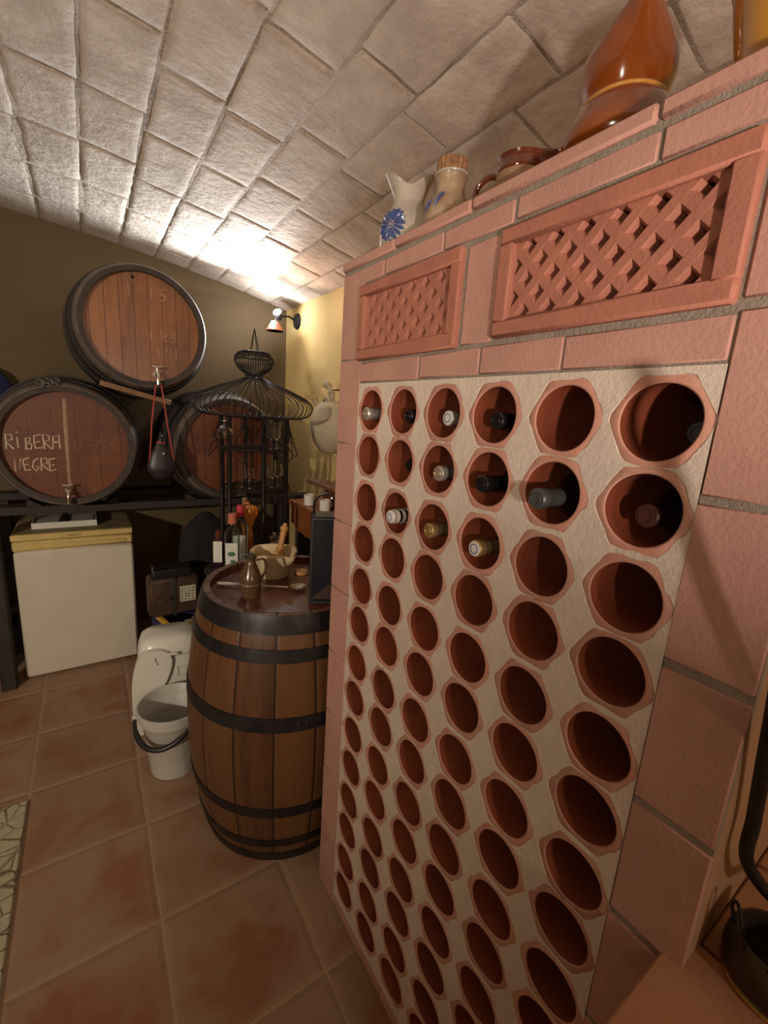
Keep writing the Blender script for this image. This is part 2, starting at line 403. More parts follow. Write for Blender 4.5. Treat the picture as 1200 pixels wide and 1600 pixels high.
# ------------------------------------------------------------------ mesh builder
class MB:
    def __init__(s):
        s.v = []
        s.f = []
        s.sm = []
        s.T = None

    def add(s, vs_, fs, smooth=False):
        o = len(s.v)
        for p in vs_:
            p = Vector(p)
            if s.T is not None:
                p = s.T @ p
            s.v.append(tuple(p))
        for f in fs:
            s.f.append(tuple(i + o for i in f))
            s.sm.append(smooth)
        return s

    def box(s, x0, x1, y0, y1, z0, z1):
        x0, x1 = min(x0, x1), max(x0, x1)
        y0, y1 = min(y0, y1), max(y0, y1)
        z0, z1 = min(z0, z1), max(z0, z1)
        v = [(x, y, z) for z in (z0, z1) for y in (y0, y1) for x in (x0, x1)]
        return s.add(v, [(0, 2, 3, 1), (4, 5, 7, 6), (0, 1, 5, 4), (2, 6, 7, 3), (0, 4, 6, 2), (1, 3, 7, 5)])

    def rbox(s, x0, x1, y0, y1, z0, z1, r):
        """box with chamfered edges"""
        c = Vector(((x0 + x1) / 2, (y0 + y1) / 2, (z0 + z1) / 2))
        h = Vector((abs(x1 - x0) / 2, abs(y1 - y0) / 2, abs(z1 - z0) / 2))
        r = min(r, h.x * .9, h.y * .9, h.z * .9)
        vs_ = []
        idx = {}
        for sx in (-1, 1):
            for sy in (-1, 1):
                for sz in (-1, 1):
                    for ax in range(3):
                        p = [sx * (h.x - r), sy * (h.y - r), sz * (h.z - r)]
                        p[ax] += (sx, sy, sz)[ax] * r
                        idx[(sx, sy, sz, ax)] = len(vs_)
                        vs_.append(Vector(p) + c)
        fs = []
        for ax in range(3):
            a, b_ = [(1, 2), (2, 0), (0, 1)][ax]
            for sg in (-1, 1):
                q = []
                for (u, w) in ((-1, -1), (1, -1), (1, 1), (-1, 1)):
                    k = [0, 0, 0]
                    k[ax] = sg
                    k[a] = u
                    k[b_] = w
                    q.append(idx[(k[0], k[1], k[2], ax)])
                fs.append(tuple(q if sg > 0 else q[::-1]))
        for ax in range(3):
            a, b_ = [(1, 2), (2, 0), (0, 1)][ax]
            for u in (-1, 1):
                for w in (-1, 1):
                    k0 = [0, 0, 0]
                    k0[a] = u
                    k0[b_] = w
                    k1 = list(k0)
                    k0[ax] = -1
                    k1[ax] = 1
                    q = [idx[(*k0, a)], idx[(*k1, a)], idx[(*k1, b_)], idx[(*k0, b_)]]
                    fs.append(tuple(q if u * w < 0 else q[::-1]))
        for sx in (-1, 1):
            for sy in (-1, 1):
                for sz in (-1, 1):
                    q = [idx[(sx, sy, sz, 0)], idx[(sx, sy, sz, 1)], idx[(sx, sy, sz, 2)]]
                    fs.append(tuple(q if sx * sy * sz > 0 else q[::-1]))
        return s.add(vs_, fs)

    def lathe(s, prof, n=48, cx=0, cy=0, sx=1, sy=1, fn=None, closed=False):
        vs_ = []
        for (r, z) in prof:
            for k in range(n):
                a = 2 * PI * k / n
                x, y = r * math.cos(a) * sx, r * math.sin(a) * sy
                if fn:
                    x, y, zz = fn(x, y, z, a)
                else:
                    zz = z
                vs_.append((cx + x, cy + y, zz))
        fs = []
        m_ = len(prof)
        for i in range(m_ - 1 if not closed else m_):
            for k in range(n):
                a, b_ = i * n + k, i * n + (k + 1) % n
                j = ((i + 1) % m_) * n
                fs.append((a, b_, j + (k + 1) % n, j + k))
        if not closed:
            if prof[0][0] > 1e-6:
                fs.append(tuple(range(n))[::-1])
            if prof[-1][0] > 1e-6:
                fs.append(tuple((m_ - 1) * n + k for k in range(n)))
        return s.add(vs_, fs, True)

    def tube(s, pts, r, n=8, closed=False, flat=1.0, cap=True):
        pts = [Vector(p) for p in pts]
        m_ = len(pts)
        rs = r if isinstance(r, (list, tuple)) else [r] * m_
        vs_ = []
        up = None
        for i, p in enumerate(pts):
            if closed:
                t = pts[(i + 1) % m_] - pts[i - 1]
            else:
                t = pts[min(i + 1, m_ - 1)] - pts[max(i - 1, 0)]
            if t.length < 1e-9:
                t = Vector((0, 0, 1))
            t.normalize()
            if up is None:
                up = Vector((0, 0, 1)) if abs(t.z) < 0.9 else Vector((1, 0, 0))
            u = t.cross(up)
            if u.length < 1e-6:
                u = t.orthogonal()
            u.normalize()
            w = u.cross(t).normalized()
            up = w
            for k in range(n):
                a = 2 * PI * k / n
                vs_.append(p + u * (math.cos(a) * rs[i]) + w * (math.sin(a) * rs[i] * flat))
        fs = []
        for i in range(m_ if closed else m_ - 1):
            j = (i + 1) % m_
            for k in range(n):
                fs.append((i * n + k, i * n + (k + 1) % n, j * n + (k + 1) % n, j * n + k))
        if not closed and cap:
            fs.append(tuple(range(n))[::-1])
            fs.append(tuple((m_ - 1) * n + k for k in range(n)))
        return s.add(vs_, fs, True)

    def sphere(s, c, r, n=20, sx=1, sy=1, sz=1):
        prof = [(max(1e-7, r * math.sin(PI * i / (n // 2))), -r * math.cos(PI * i / (n // 2))) for i in range(n // 2 + 1)]
        T0 = s.T
        T = Matrix.Translation(c) @ Matrix.Diagonal((sx, sy, sz, 1))
        s.T = T if T0 is None else T0 @ T
        s.lathe(prof, n)
        s.T = T0
        return s

    def cyl(s, p0, p1, r, n=24, r1=None):
        return s.tube([p0, p1], [r, r1 if r1 is not None else r], n)

    def prism(s, poly, h0, h1, axis='z'):
        """polygon (a,b) extruded along an axis"""
        n = len(poly)

        def q(a, b_, h):
            return {'z': (a, b_, h), 'x': (h, a, b_), 'y': (a, h, b_)}[axis]
        vs_ = [q(a, b_, h0) for a, b_ in poly] + [q(a, b_, h1) for a, b_ in poly]
        fs = [tuple(range(n))[::-1], tuple(range(n, 2 * n))]
        for i in range(n):
            j = (i + 1) % n
            fs.append((i, j, n + j, n + i))
        return s.add(vs_, fs)

    def build(s, name, mat, parent=None, recalc=True):
        me = bpy.data.meshes.new(name)
        me.from_pydata(s.v, [], s.f)
        me.polygons.foreach_set('use_smooth', s.sm)
        if isinstance(mat, str):
            mat = M[mat]
        me.materials.append(mat)
        me.update()
        if recalc:
            import bmesh
            bm = bmesh.new()
            bm.from_mesh(me)
            bmesh.ops.recalc_face_normals(bm, faces=bm.faces)
            bm.to_mesh(me)
            bm.free()
        try:
            me.set_sharp_from_angle(angle=R(42))
        except Exception:
            pass
        o = bpy.data.objects.new(name, me)
        COL.objects.link(o)
        if parent is not None:
            o.parent = parent
        return o


def thing(name, label, cat, loc=(0, 0, 0), rot=(0, 0, 0), group=None):
    o = bpy.data.objects.new(name, None)
    o.empty_display_size = 0.05
    COL.objects.link(o)
    o.location = loc
    o.rotation_euler = rot
    o['label'] = label
    o['category'] = cat
    if group:
        o['group'] = group
    return o


def tag(o, label, cat, group=None):
    o['label'] = label
    o['category'] = cat
    if group:
        o['group'] = group
    return o


def struct(o):
    o['kind'] = 'structure'
    return o


def smooth_path(pts, n=8):
    pts = [Vector(p) for p in pts]
    out = []
    for i in range(len(pts) - 1):
        p0 = pts[max(i - 1, 0)]
        p1, p2 = pts[i], pts[i + 1]
        p3 = pts[min(i + 2, len(pts) - 1)]
        for k in range(n):
            t = k / n
            out.append(0.5 * ((2 * p1) + (p2 - p0) * t + (2 * p0 - 5 * p1 + 4 * p2 - p3) * t * t + (3 * p1 - p0 - 3 * p2 + p3) * t ** 3))
    out.append(pts[-1])
    return out


def smooth_prof(pts, n=5):
    return [(max(p.x, 1e-6), p.y) for p in smooth_path([(a, b_, 0) for a, b_ in pts], n)]


# strokes for chalk letters, unit box
FONT = {
    'R': [[(0, 0), (0, 1), (.55, .95), (.6, .6), (0, .5), (.65, 0)]],
    'I': [[(.2, 0), (.2, .8)], [(.1, 1.08), (.25, 1.1)]],
    'B': [[(0, 0), (.05, .75), (.5, .8), (.45, .45), (.05, .4), (.55, .35), (.5, .02), (0, 0)]],
    'E': [[(.6, 1), (.05, .9), (0, .45), (.5, .5)], [(0, .45), (.05, 0), (.65, .1)]],
    'A': [[(0, 0), (.1, .9), (.6, .95), (.65, 0)], [(.05, .45), (.6, .45)]],
    'N': [[(0, 0), (.05, 1), (.5, .05), (.6, 1)]],
    'G': [[(.6, .95), (.1, .8), (0, .3), (.35, 0), (.6, .3), (.35, .35)]],
    'D': [[(0, 0), (0, 1), (.55, .7), (.5, .1), (0, 0)]],
    'O': [[(.3, 1), (0, .5), (.3, 0), (.6, .5), (.3, 1)]],
    '1': [[(.2, 1), (.25, 0)]],
    '5': [[(.55, 1), (.1, .95), (.1, .6), (.5, .5), (.5, .1), (.05, 0)]],
    'L': [[(0, 1), (.05, 0), (.5, .02)]],
    'S': [[(.6, .9), (.2, 1), (.05, .7), (.5, .45), (.5, .1), (0, .05)]],
    'V': [[(0, 1), (.3, 0), (.6, 1)]],
    '.': [[(.2, 0), (.3, .05)]],
    '-': [[(.1, .5), (.5, .5)]],
    'C': [[(.6, .9), (.1, .8), (0, .3), (.5, 0)]],
}


def strokes(mb, text, x, y, h, z, w=None, r=0.0025, gap=0.3, wob=0.05):
    w = w or h * 0.62
    for ch in text:
        if ch != ' ':
            for st in FONT[ch]:
                pts = [(x + a * w + random.uniform(-wob, wob) * w, y + b_ * h + random.uniform(-wob, wob) * h, z) for a, b_ in st]
                mb.tube(pts, r, 6, flat=0.25)
        x += w * (0.62 + gap)


# ------------------------------------------------------------------ the room
XW, YB, XL, YF = 1.33, 3.45, -2.93, -2.6
XF = 0.577


def zc(x):
    return 2.595 - 0.055 * (x + 0.8) ** 2


struct(MB().box(XL, XW, YF, YB, -0.06, 0.0).build('floor', 'floor'))
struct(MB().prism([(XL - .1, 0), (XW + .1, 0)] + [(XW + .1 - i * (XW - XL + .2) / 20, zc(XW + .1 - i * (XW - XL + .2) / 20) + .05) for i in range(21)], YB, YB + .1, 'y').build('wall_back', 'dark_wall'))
struct(MB().box(XW, XW + .1, YF, YB, 0, 2.5).build('wall_right', 'yellow_wall'))
struct(MB().box(XL - .1, XL, YF, YB, 0, 2.5).build('wall_left', 'yellow_wall'))
struct(MB().box(XL - .1, XW + .1, YF - .1, YF, 0, 2.75).build('wall_front', 'yellow_wall'))

# vault: brick tiles laid in long courses, whitewashed, over a mortar shell
mb = MB()
NX = 40
vs_, fs = [], []
for j in range(2):
    for i in range(NX + 1):
        x = XL - .1 + (XW - XL + .2) * i / NX
        y = (YF - .1, YB + .1)[j]
        vs_.append((x, y, zc(x) - 0.0002))
for i in range(NX):
    fs.append((i, i + 1, NX + 2 + i, NX + 1 + i))
vs_ += [(a, b_, c + .12) for a, b_, c in vs_]
K = 2 * (NX + 1)
fs += [tuple(k + K for k in f) for f in fs]
fs += [(0, NX, NX + K, K), (NX + 1, NX + 1 + NX, NX + 1 + NX + K, NX + 1 + K)]
mb.add(vs_, fs, True)
ceil_base = struct(mb.build('ceiling', 'ceil_mortar'))
rnd = random.Random(3)
mb = MB()
W, LT = 0.193, 0.395
x = 0.04 - W * 16
while x < XW + .05:
    y = YF - rnd.uniform(0, LT)
    while y < YB:
        g = 0.003
        xa, xb = x + g + rnd.uniform(-.002, .003), x + W - g + rnd.uniform(-.003, .002)
        ya, yb = y + g, min(y + LT - g + rnd.uniform(-.004, .004), YB + .02)
        if yb - ya > 0.03:
            tx, ty, tz = rnd.uniform(-.015, .015), rnd.uniform(-.0035, .0035), rnd.uniform(-.0018, .0012)
            nu, nv = 6, 10
            vv, ff = [], []
            us = [0, .04, .15, .5, .85, .96, 1]
            vsn = [0, .02, .08, .2, .35, .5, .65, .8, .92, .98, 1]
            for a in us:
                for b_ in vsn:
                    px, py = xa + (xb - xa) * a, ya + (yb - ya) * b_
                    ed = 0
                    if a in (0, 1) or b_ in (0, 1):
                        ed = 0.0036
                    elif a in (.04, .96) or b_ in (.02, .98):
                        ed = 0.0006
                    if ed:
                        px += rnd.uniform(-.0022, .0022)
                        py += rnd.uniform(-.0022, .0022)
                    pz = zc(px) - 0.003 + tz + (px - (xa + xb) / 2) * tx + (py - (ya + yb) / 2) * ty + ed + rnd.uniform(-.0008, .0008)
                    vv.append((px, py, pz))
            for i in range(6):
                for j in range(10):
                    ff.append((i * 11 + j, i * 11 + j + 1, (i + 1) * 11 + j + 1, (i + 1) * 11 + j))
            mb.add(vv, ff, True)
        y += LT
    x += W
tiles = mb.build('ceiling_tiles', 'ceil_tile', ceil_base, recalc=False)

# ------------------------------------------------------------------ the wine rack
rack = thing('wine_rack', 'built-in terracotta bottle rack with rows of round clay tubes set in cream mortar', 'wine rack', (XF, 0.6, 0))
RX, RY = XF, 0.6


def rp(name, mb, mat, par=None):
    """world-coordinate mesh as a part of the rack"""
    o = mb.build(name, mat, par or rack)
    if par is None:
        o.data.transform(Matrix.Translation((-RX, -RY, 0)))
    return o


Y0, Y1, ZT = 0.113, 1.09, 1.96
mb = MB()   # masonry carcass: ends, top, inner back
mb.box(XF + .012, XW - .002, Y0, Y0 + .03, 0, ZT - .004)
mb.box(XF + .012, XW - .002, Y1 - .03, Y1, 0, ZT - .004)
mb.box(XF + .012, XW - .002, Y0 + .03, Y1 - .03, ZT - .05, ZT - .004)
mb.box(XF + .42, XF + .44, Y0 + .03, Y1 - .03, 0, ZT - .05)
rp('carcass', mb, 'plaster_end')

VENTS = [(0.210, 0.547, 1.722, 1.886), (0.637, 0.992, 1.716, 1.888)]
WY0, WY1, WZ0, WZ1 = 0.205, 0.985, 0.045, 1.662
mb = MB()   # grout bed behind the facing tiles
g0, g1 = XF, XF + .012
mb.box(g0, g1, Y0, WY0, 0, ZT - .004)
mb.box(g0, g1, WY1, Y1, 0, ZT - .004)
mb.box(g0, g1, WY0, WY1, 0, WZ0)
mb.box(g0, g1, WY0, WY1, WZ1, 1.730)
mb.box(g0, g1, WY0, WY1, 1.875, ZT - .004)
mb.box(g0, g1, 0.535, 0.650, 1.730, 1.875)
mb.box(g0, g1, WY0, 0.222, 1.730, 1.875)
mb.box(g0, g1, 0.975, WY1, 1.730, 1.875)
rp('grout', mb, 'grout')

rnd = random.Random(11)


def ftile(mb, ya, yb, za, zb, out=0.003, g=0.003, gy=None):
    gy = g if gy is None else gy
    j = lambda: rnd.uniform(-.0012, .0012)
    mb.rbox(XF - out - rnd.uniform(0, .001), XF + .004, ya + gy + j(), yb - gy + j(), za + g + j(), zb - g + j(), 0.002)


mb = MB()
zs = [0.0, .10, .305, .51, .715, .92, 1.107, 1.308, 1.514, 1.72, 1.928]
for a, b_ in zip(zs, zs[1:]):
    ftile(mb, Y0, WY0, a, b_, g=.0055, gy=.0)
zs = [0.0, .045, .25, .46, .67, .88, 1.086, 1.29, 1.508, 1.722, 1.928]
for a, b_ in zip(zs, zs[1:]):
    ftile(mb, WY1 + .001, Y1, a, b_, g=.0015, gy=0.0)
for a, b_ in zip([.205, .41, .575, .745], [.41, .575, .745, .985]):
    ftile(mb, a, b_, WZ1 + .001, 1.714, g=.0025)
ftile(mb, .552, .632, 1.716, 1.888)
for a, b_ in zip([Y0, .32, .53, .70, .90], [.32, .53, .70, .90, Y1]):
    ftile(mb, a, b_, 1.892, 1.931, g=.003)
for a, b_ in zip([.205, .45, .70], [.45, .70, .985]):
    ftile(mb, a, b_, .002, WZ0, g=.002)
rp('facing_tiles', mb, 'tile')
mb = MB()
for a, b_ in zip([Y0 - .004, .327, .63, .86], [.327, .63, .86, Y1 + .004]):
    mb.rbox(XF - .007, XW - .003, a + .002, b_ - .002, 1.938, ZT, 0.004)
rp('coping', mb, 'tile')

# pierced terracotta vents
for (ya, yb, za, zb) in VENTS:
    fr = MB()
    t, x0, x1 = 0.027, XF - .013, XF + .02
    fr.rbox(x0, x1, ya, yb, zb - t, zb, .004)
    fr.rbox(x0, x1, ya, yb, za, za + t, .004)
    fr.rbox(x0, x1, ya, ya + t, za + t - .003, zb - t + .003, .003)
    fr.rbox(x0, x1, yb - t, yb, za + t - .003, zb - t + .003, .003)
    vo = rp('vent_grille', fr, 'vent')
    iy0, iy1, iz0, iz1 = ya + t - .002, yb - t + .002, za + t - .002, zb - t + .002
    la = MB()
    P, bw = 0.0465, 0.0088
    for sgn in (1, -1):
        k = -20
        while k < 20:
            c0 = (iy0 + iy1) / 2 + k * P
            pts = []
            zz = iz0
            # line y = c0 + sgn*(z-zmid)
            zm = (iz0 + iz1) / 2
            lo, hi = iz0 - zm, iz1 - zm
            if sgn > 0:
                lo, hi = max(lo, iy0 - c0), min(hi, iy1 - c0)
            else:
                lo, hi = max(lo, c0 - iy1), min(hi, c0 - iy0)
            if hi - lo > .004:
                a = Vector((0, c0 + sgn * lo, zm + lo))
                b_ = Vector((0, c0 + sgn * hi, zm + hi))
                d = (b_ - a).normalized()
                n_ = Vector((0, -d.z, d.y))
                xf, xb = XF - .003 + (0.0004 if sgn > 0 else 0), XF + .020
                a -= d * .004
                b_ += d * .004
                v = []
                for p in (a, b_):
                    for (xx, ww) in ((xf, bw - .0025), (xf + .004, bw + .0005), (xb, bw + .003)):
                        for s_ in (-1, 1):
                            v.append((xx, p.y + n_.y * ww * s_, p.z + n_.z * ww * s_))
                la.add(v, [(0, 1, 7, 6), (0, 6, 8, 2), (2, 8, 10, 4), (1, 3, 9, 7), (3, 5, 11, 9), (4, 10, 11, 5), (0, 2, 3, 1), (2, 4, 5, 3), (6, 7, 9, 8), (8, 9, 11, 10)])
            k += 1
    rp('lattice', la, 'vent').parent = vo
    # closed chamber behind the lattice
    ch = MB()
    ch.box(XF + .20, XF + .21, ya, yb, za, zb)
    ch.box(XF + .013, XF + .21, ya - .01, ya, za, zb)
    ch.box(XF + .013, XF + .21, yb, yb + .01, za, zb)
    ch.box(XF + .013, XF + .21, ya, yb, za - .01, za)
    ch.box(XF + .013, XF + .21, ya, yb, zb, zb + .01)
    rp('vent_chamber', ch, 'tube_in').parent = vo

# clay tubes and the mortar between them
CY = [0.264 + 0.132 * k for k in range(6)]
CZ = []
for r in range(14):
    CZ.append(1.597 - (r // 2) * 0.2275 - (r % 2) * 0.1095)
yb_ = [WY0] + [(a + b_) / 2 for a, b_ in zip(CY, CY[1:])] + [WY1]
zb_ = [WZ1] + [(a + b_) / 2 for a, b_ in zip(CZ, CZ[1:])] + [WZ0]
rnd = random.Random(5)
mort = MB()
HOLE = 0.0470
for r, cz in enumerate(CZ):
    for c, cy in enumerate(CY):
        jy, jz = rnd.uniform(-.0015, .0015), rnd.uniform(-.001, .001)
        hy, hz = cy + jy, cz + jz
        hexp = []
        for k in range(6):
            a = k * PI / 3
            rr = 0.0628 + rnd.uniform(-.0015, .0010)
            hexp.append((hy + rr * math.cos(a) * 1.0, hz + rr * math.sin(a) * 0.995))
        # rounded hexagon outline sampled by angle
        ya, yb2, zb2, za = yb_[c], yb_[c + 1], zb_[r], zb_[r + 1]
        angs = set(2 * PI * k / 36 for k in range(36))
        for (yy, zz) in ((ya, za), (yb2, za), (yb2, zb2), (ya, zb2)):
            angs.add(math.atan2(zz - hz, yy - hy) % (2 * PI))
        angs = sorted(angs)

        def hexr(a):
            best = 1e9
            for k in range(6):
                p, q = hexp[k], hexp[(k + 1) % 6]
                d = (math.cos(a), math.sin(a))
                ex, ez = q[0] - p[0], q[1] - p[1]
                den = d[0] * ez - d[1] * ex
                if abs(den) < 1e-9:
                    continue
                t = ((p[0] - hy) * ez - (p[1] - hz) * ex) / den
                u = ((p[0] - hy) * d[1] - (p[1] - hz) * d[0]) / den
                if t > 0 and -1e-6 <= u <= 1 + 1e-6:
                    best = min(best, t)
            return min(best, 0.0600)

        def rectr(a):
            d = (math.cos(a), math.sin(a))
            t = 1e9
            if d[0] > 1e-9:
                t = min(t, (yb2 - hy) / d[0])
            if d[0] < -1e-9:
                t = min(t, (ya - hy) / d[0])
            if d[1] > 1e-9:
                t = min(t, (zb2 - hz) / d[1])
            if d[1] < -1e-9:
                t = min(t, (za - hz) / d[1])
            return t
        n = len(angs)
        vv = []
        for a in angs:
            R1 = rectr(a)
            h = min(hexr(a) + .0011 * math.sin(7 * a + r * 3 + c) + .0008 * math.sin(13 * a + r + 2 * c) + rnd.uniform(-.0004, .0004), R1)
            for q, xx in ((R1, XF - .0026), (min(h + .0015, R1), XF - .0026), (h, XF - .001)):
                vv.append((xx, hy + q * math.cos(a), hz + q * math.sin(a)))
        ff = []
        for i in range(n):
            j = (i + 1) % n
            for k in range(2):
                ff.append((i * 3 + k, j * 3 + k, j * 3 + k + 1, i * 3 + k + 1))
        mort.add(vv, ff)
        # tube
        tb = MB()
        NA = 48
        vv = []
        lvl = []
        for k in range(NA):
            a = 2 * PI * k / NA
            h = min(hexr(a) + .002, rectr(a) - .0001)
            rh = HOLE * (1 + 0.010 * math.sin(3 * a + c + r))
            ring = [(XF + .03, h), (XF - .0005, h), (XF - .0022, h - .0022), (XF - .0022, rh + .0018), (XF - .0005, rh)]
            for xx, q in ring:
                vv.append((xx, hy + q * math.cos(a), hz + q * math.sin(a)))
        ff = []
        for k in range(NA):
            j = (k + 1) % NA
            for q in range(4):
                ff.append((k * 5 + q, j * 5 + q, j * 5 + q + 1, k * 5 + q + 1))
        tb.add(vv, ff, True)
        to = rp('bottle_tube', tb, 'tube_face')
        ib = MB()
        T0 = ib.T
        vv, ff = [], []
        xs = [XF - .0004, XF + .02, XF + .40]
        for k in range(NA):
            a = 2 * PI * k / NA
            rh = HOLE * (1 + 0.010 * math.sin(3 * a + c + r))
            for xx in xs:
                vv.append((xx, hy + rh * math.cos(a), hz + rh * math.sin(a)))
        for k in range(NA):
            j = (k + 1) % NA
            for q in range(2):
                ff.append((k * 3 + q, j * 3 + q, j * 3 + q + 1, k * 3 + q + 1))
        ff.append(tuple(k * 3 + 2 for k in range(NA)))
        ib.add(vv, ff, True)
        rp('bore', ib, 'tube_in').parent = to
rp('mortar_bed', mort, 'mortar')

# ------------------------------------------------------------------ bottles lying in the tubes
CAPS = {'silver': 'foil_silver', 'black': 'foil_black', 'gold': 'foil_gold', 'slate': 'foil_grey', 'maroon': 'foil_brown', 'white': 'foil_white'}


def wine_bottle(row, col, tipx, kind, label, disc=None, stripes=False, dy=0.0, dz=0.0, sizef=1.0):
    """tipx: world x of the cap's front face; the neck points out of the tube (local +Z is the neck direction = -X)"""
    cy, cz = CY[col] + dy, CZ[row] - 0.0462 + 0.0385 + dz
    Lb = 0.30
    o = thing('wine_bottle', label, 'bottle', (tipx + Lb, cy, cz), (0, -PI / 2, 0), 'wine bottles lying in the clay rack')
    body = MB().lathe(smooth_prof([(0.001, .004), (.033, 0.0), (.037, .008), (.037, .10), (.037, .19), (.030, .215), (.016, .24), (.0138, .262), (.0136, .285)], 4), 32)
    body.build('glass_body', 'bottle_dark', o)
    s = sizef
    cap = MB().lathe([(.0144 * s, .243), (.0143 * s, .28), (.0155 * s, .282), (.0158 * s, .290), (.0155 * s, .2975), (.013 * s, .30), (.0001, .30)], 32)
    co = cap.build('capsule', CAPS[kind], o)
    if disc:
        d = MB().lathe([(.0135 * s, .2999), (.0135 * s, .3008), (.0125 * s, .3012), (.0001, .3012)], 28)
        do = d.build('cap_disc', disc, co)
    rg = MB().tube([(math.cos(a) * .0085 * s, math.sin(a) * .0085 * s, .3012) for a in [2 * PI * i / 20 for i in range(20)]], .0009, 6, closed=True)
    rg.build('embossed_ring', CAPS[kind] if not disc else ('blue_slip' if disc == 'label_white' else 'gold'), co)
    if stripes:
        for k in range(4):
            z = .285 - .0165 * k
            st = MB().lathe([(.0143, z - .0045), (.0166, z - .004), (.0166, z + .004), (.0143, z + .0045)], 28)
            st.build('foil_stripe', 'foil_white', o)
        MB().lathe([(.0150, .215), (.0158, .217), (.0158, .292), (.0150, .294)], 28).build('sleeve', 'foil_black', o)
    return o


# (row, col index from near end: 5 = farthest)
wine_bottle(0, 5, .560, 'silver', 'bottle with silver cap in the top row hole farthest from the viewer', 'foil_silver')
wine_bottle(0, 4, .590, 'black', 'bottle with black cap in the top row beside the farthest silver one')
wine_bottle(0, 3, .590, 'silver', 'bottle with pale silver cap in the third hole of the top row', 'label_white')
wine_bottle(0, 2, .582, 'black', 'bottle with creased black foil tip in the top row')
wine_bottle(0, 0, .690, 'slate', 'bottle pushed deep into the biggest top row hole with only a grey tip showing', dy=-.0)
wine_bottle(1, 4, .603, 'black', 'bottle set deep in the second row, small dark cap', sizef=.95)
wine_bottle(1, 3, .577, 'silver', 'bottle with plain silver cap in the second row', 'foil_silver')
wine_bottle(1, 2, .563, 'black', 'bottle with black foil and a bright ringed cap in the second row')
wine_bottle(1, 1, .540, 'slate', 'bottle with long slate grey foil sticking out of the second row')
wine_bottle(1, 0, .590, 'maroon', 'bottle with maroon brown foil in the second row hole nearest the viewer')
wine_bottle(2, 4, .560, 'white', 'bottle with black and white striped foil in the third row', 'label_white', stripes=True)
wine_bottle(2, 3, .565, 'gold', 'bottle with gold cap in the third row of tubes', 'foil_gold')
wine_bottle(2, 2, .565, 'gold', 'bottle with white disc cap rimmed in gold, in the third row', 'label_white')

# ------------------------------------------------------------------ tiled counter in the lower corner
ct = thing('tiled_counter', 'clay tiled ledge against the near end of the bottle rack', 'counter', (.80, -.5, 0))
mb = MB()
mb.box(-.36, .525, -1.2, .608, 0, .915)
mb.build('counter_body', 'plaster_end', ct)
mb = MB()
for i in range(5):
    for j in range(5):
        xa = -.37 + .205 * i
        yb2 = .638 - .205 * j - .001
        if xa < .52:
            x1_ = min(xa + .20, .527)
            yt = yb2 if i == 0 and j == 0 else min(yb2, 0.612 - .205 * j)
            mb.rbox(xa, x1_, yb2 - .20, yt, .912, .93, .003)
mb.v = [(x, y, z) for x, y, z in mb.v]
# keep tiles clear of the rack end
mb.build('counter_tiles', pm('counter_clay', (0.47, 0.25, 0.13), (0.38, 0.17, 0.085), 5, 0.75, bs_=0.3), ct)

# dark cooking pot and wrought iron bar on the counter
pot = thing('cooking_pot', 'small sooty metal pot with wire handles on the tiled counter', 'pot', (.652, .046, .9305))
pr = smooth_prof([(.03, .0), (.046, .004), (.052, .025), (.050, .05), (.044, .062)], 4)
MB().lathe(pr + [(.041, .062), (.045, .04), (.03, .006), (.0001, .006)], 36).build('body', 'fur_blank', pot)
MB().tube([(math.cos(a) * .047, math.sin(a) * .047, .004) for a in [2 * PI * i / 36 for i in range(36)]], .0035, 8, closed=True).build('foot_ring', 'brass', pot)
for (a0, w_) in ((2.2, .016), (3.4, .012)):
    d = Vector((math.cos(a0), math.sin(a0), 0))
    t = Vector((-d.y, d.x, 0))
    MB().tube(smooth_path([d * .042 + t * w_ + Vector((0, 0, .055)), d * .050 + t * w_ * .9 + Vector((0, 0, .085)), d * .052 + Vector((0, 0, .10)), d * .050 - t * w_ * .9 + Vector((0, 0, .085)), d * .042 - t * w_ + Vector((0, 0, .055))], 6), .0022, 8).build('handle', 'black_iron', pot)
bar = MB().tube(smooth_path([(.44, .082, 1.62), (.50, .09, 1.45), (.577, .095, 1.272), (.622, .096, 1.15), (.630, .092, 1.085), (.67, .06, 1.03), (.74, .03, 1.0), (.80, .0, .938)], 8), .0075, 10)
tag(bar.build('iron_bar', 'black_iron'), 'bent black wrought iron rod standing on the counter beside the rack end', 'rod')

# ------------------------------------------------------------------ pots on top of the rack
TZ = ZT
# big amber jug
jx, jy = .70, .458
jug = thing('pitcher', 'large glossy amber glazed jug with pinched spout on top of the rack', 'pitcher', (jx, jy, TZ))
pr = smooth_prof([(.050, 0), (.066, .010), (.082, .035), (.083, .055), (.070, .083), (.058, .098)], 5)
MB().lathe(pr, 56).build('belly', 'amber', jug)
MB().tube([(math.cos(a) * .0575, math.sin(a) * .0575, .098) for a in [2 * PI * i / 48 for i in range(48)]], .0032, 8, closed=True).build('ring', 'amber_ring', jug)
sd = math.atan2(-jy * 1.15, -.62)


def pinch(x, y, z, a):
    t = max(0, min(1, (z - .130) / .034))
    da = (a - sd + PI) % (2 * PI) - PI
    r = math.hypot(x, y)
    k = max(0, 1 - abs(da) / .95) ** 1.25
    k2 = math.exp(-((abs(da) - 1.0) / .45) ** 2)
    r2 = r * (1 + .10 * t * k * k + .16 * t * math.exp(-(da / .2) ** 2) - .08 * t * (1 - k))
    return r2 * math.cos(a), r2 * math.sin(a), z + .040 * k * t


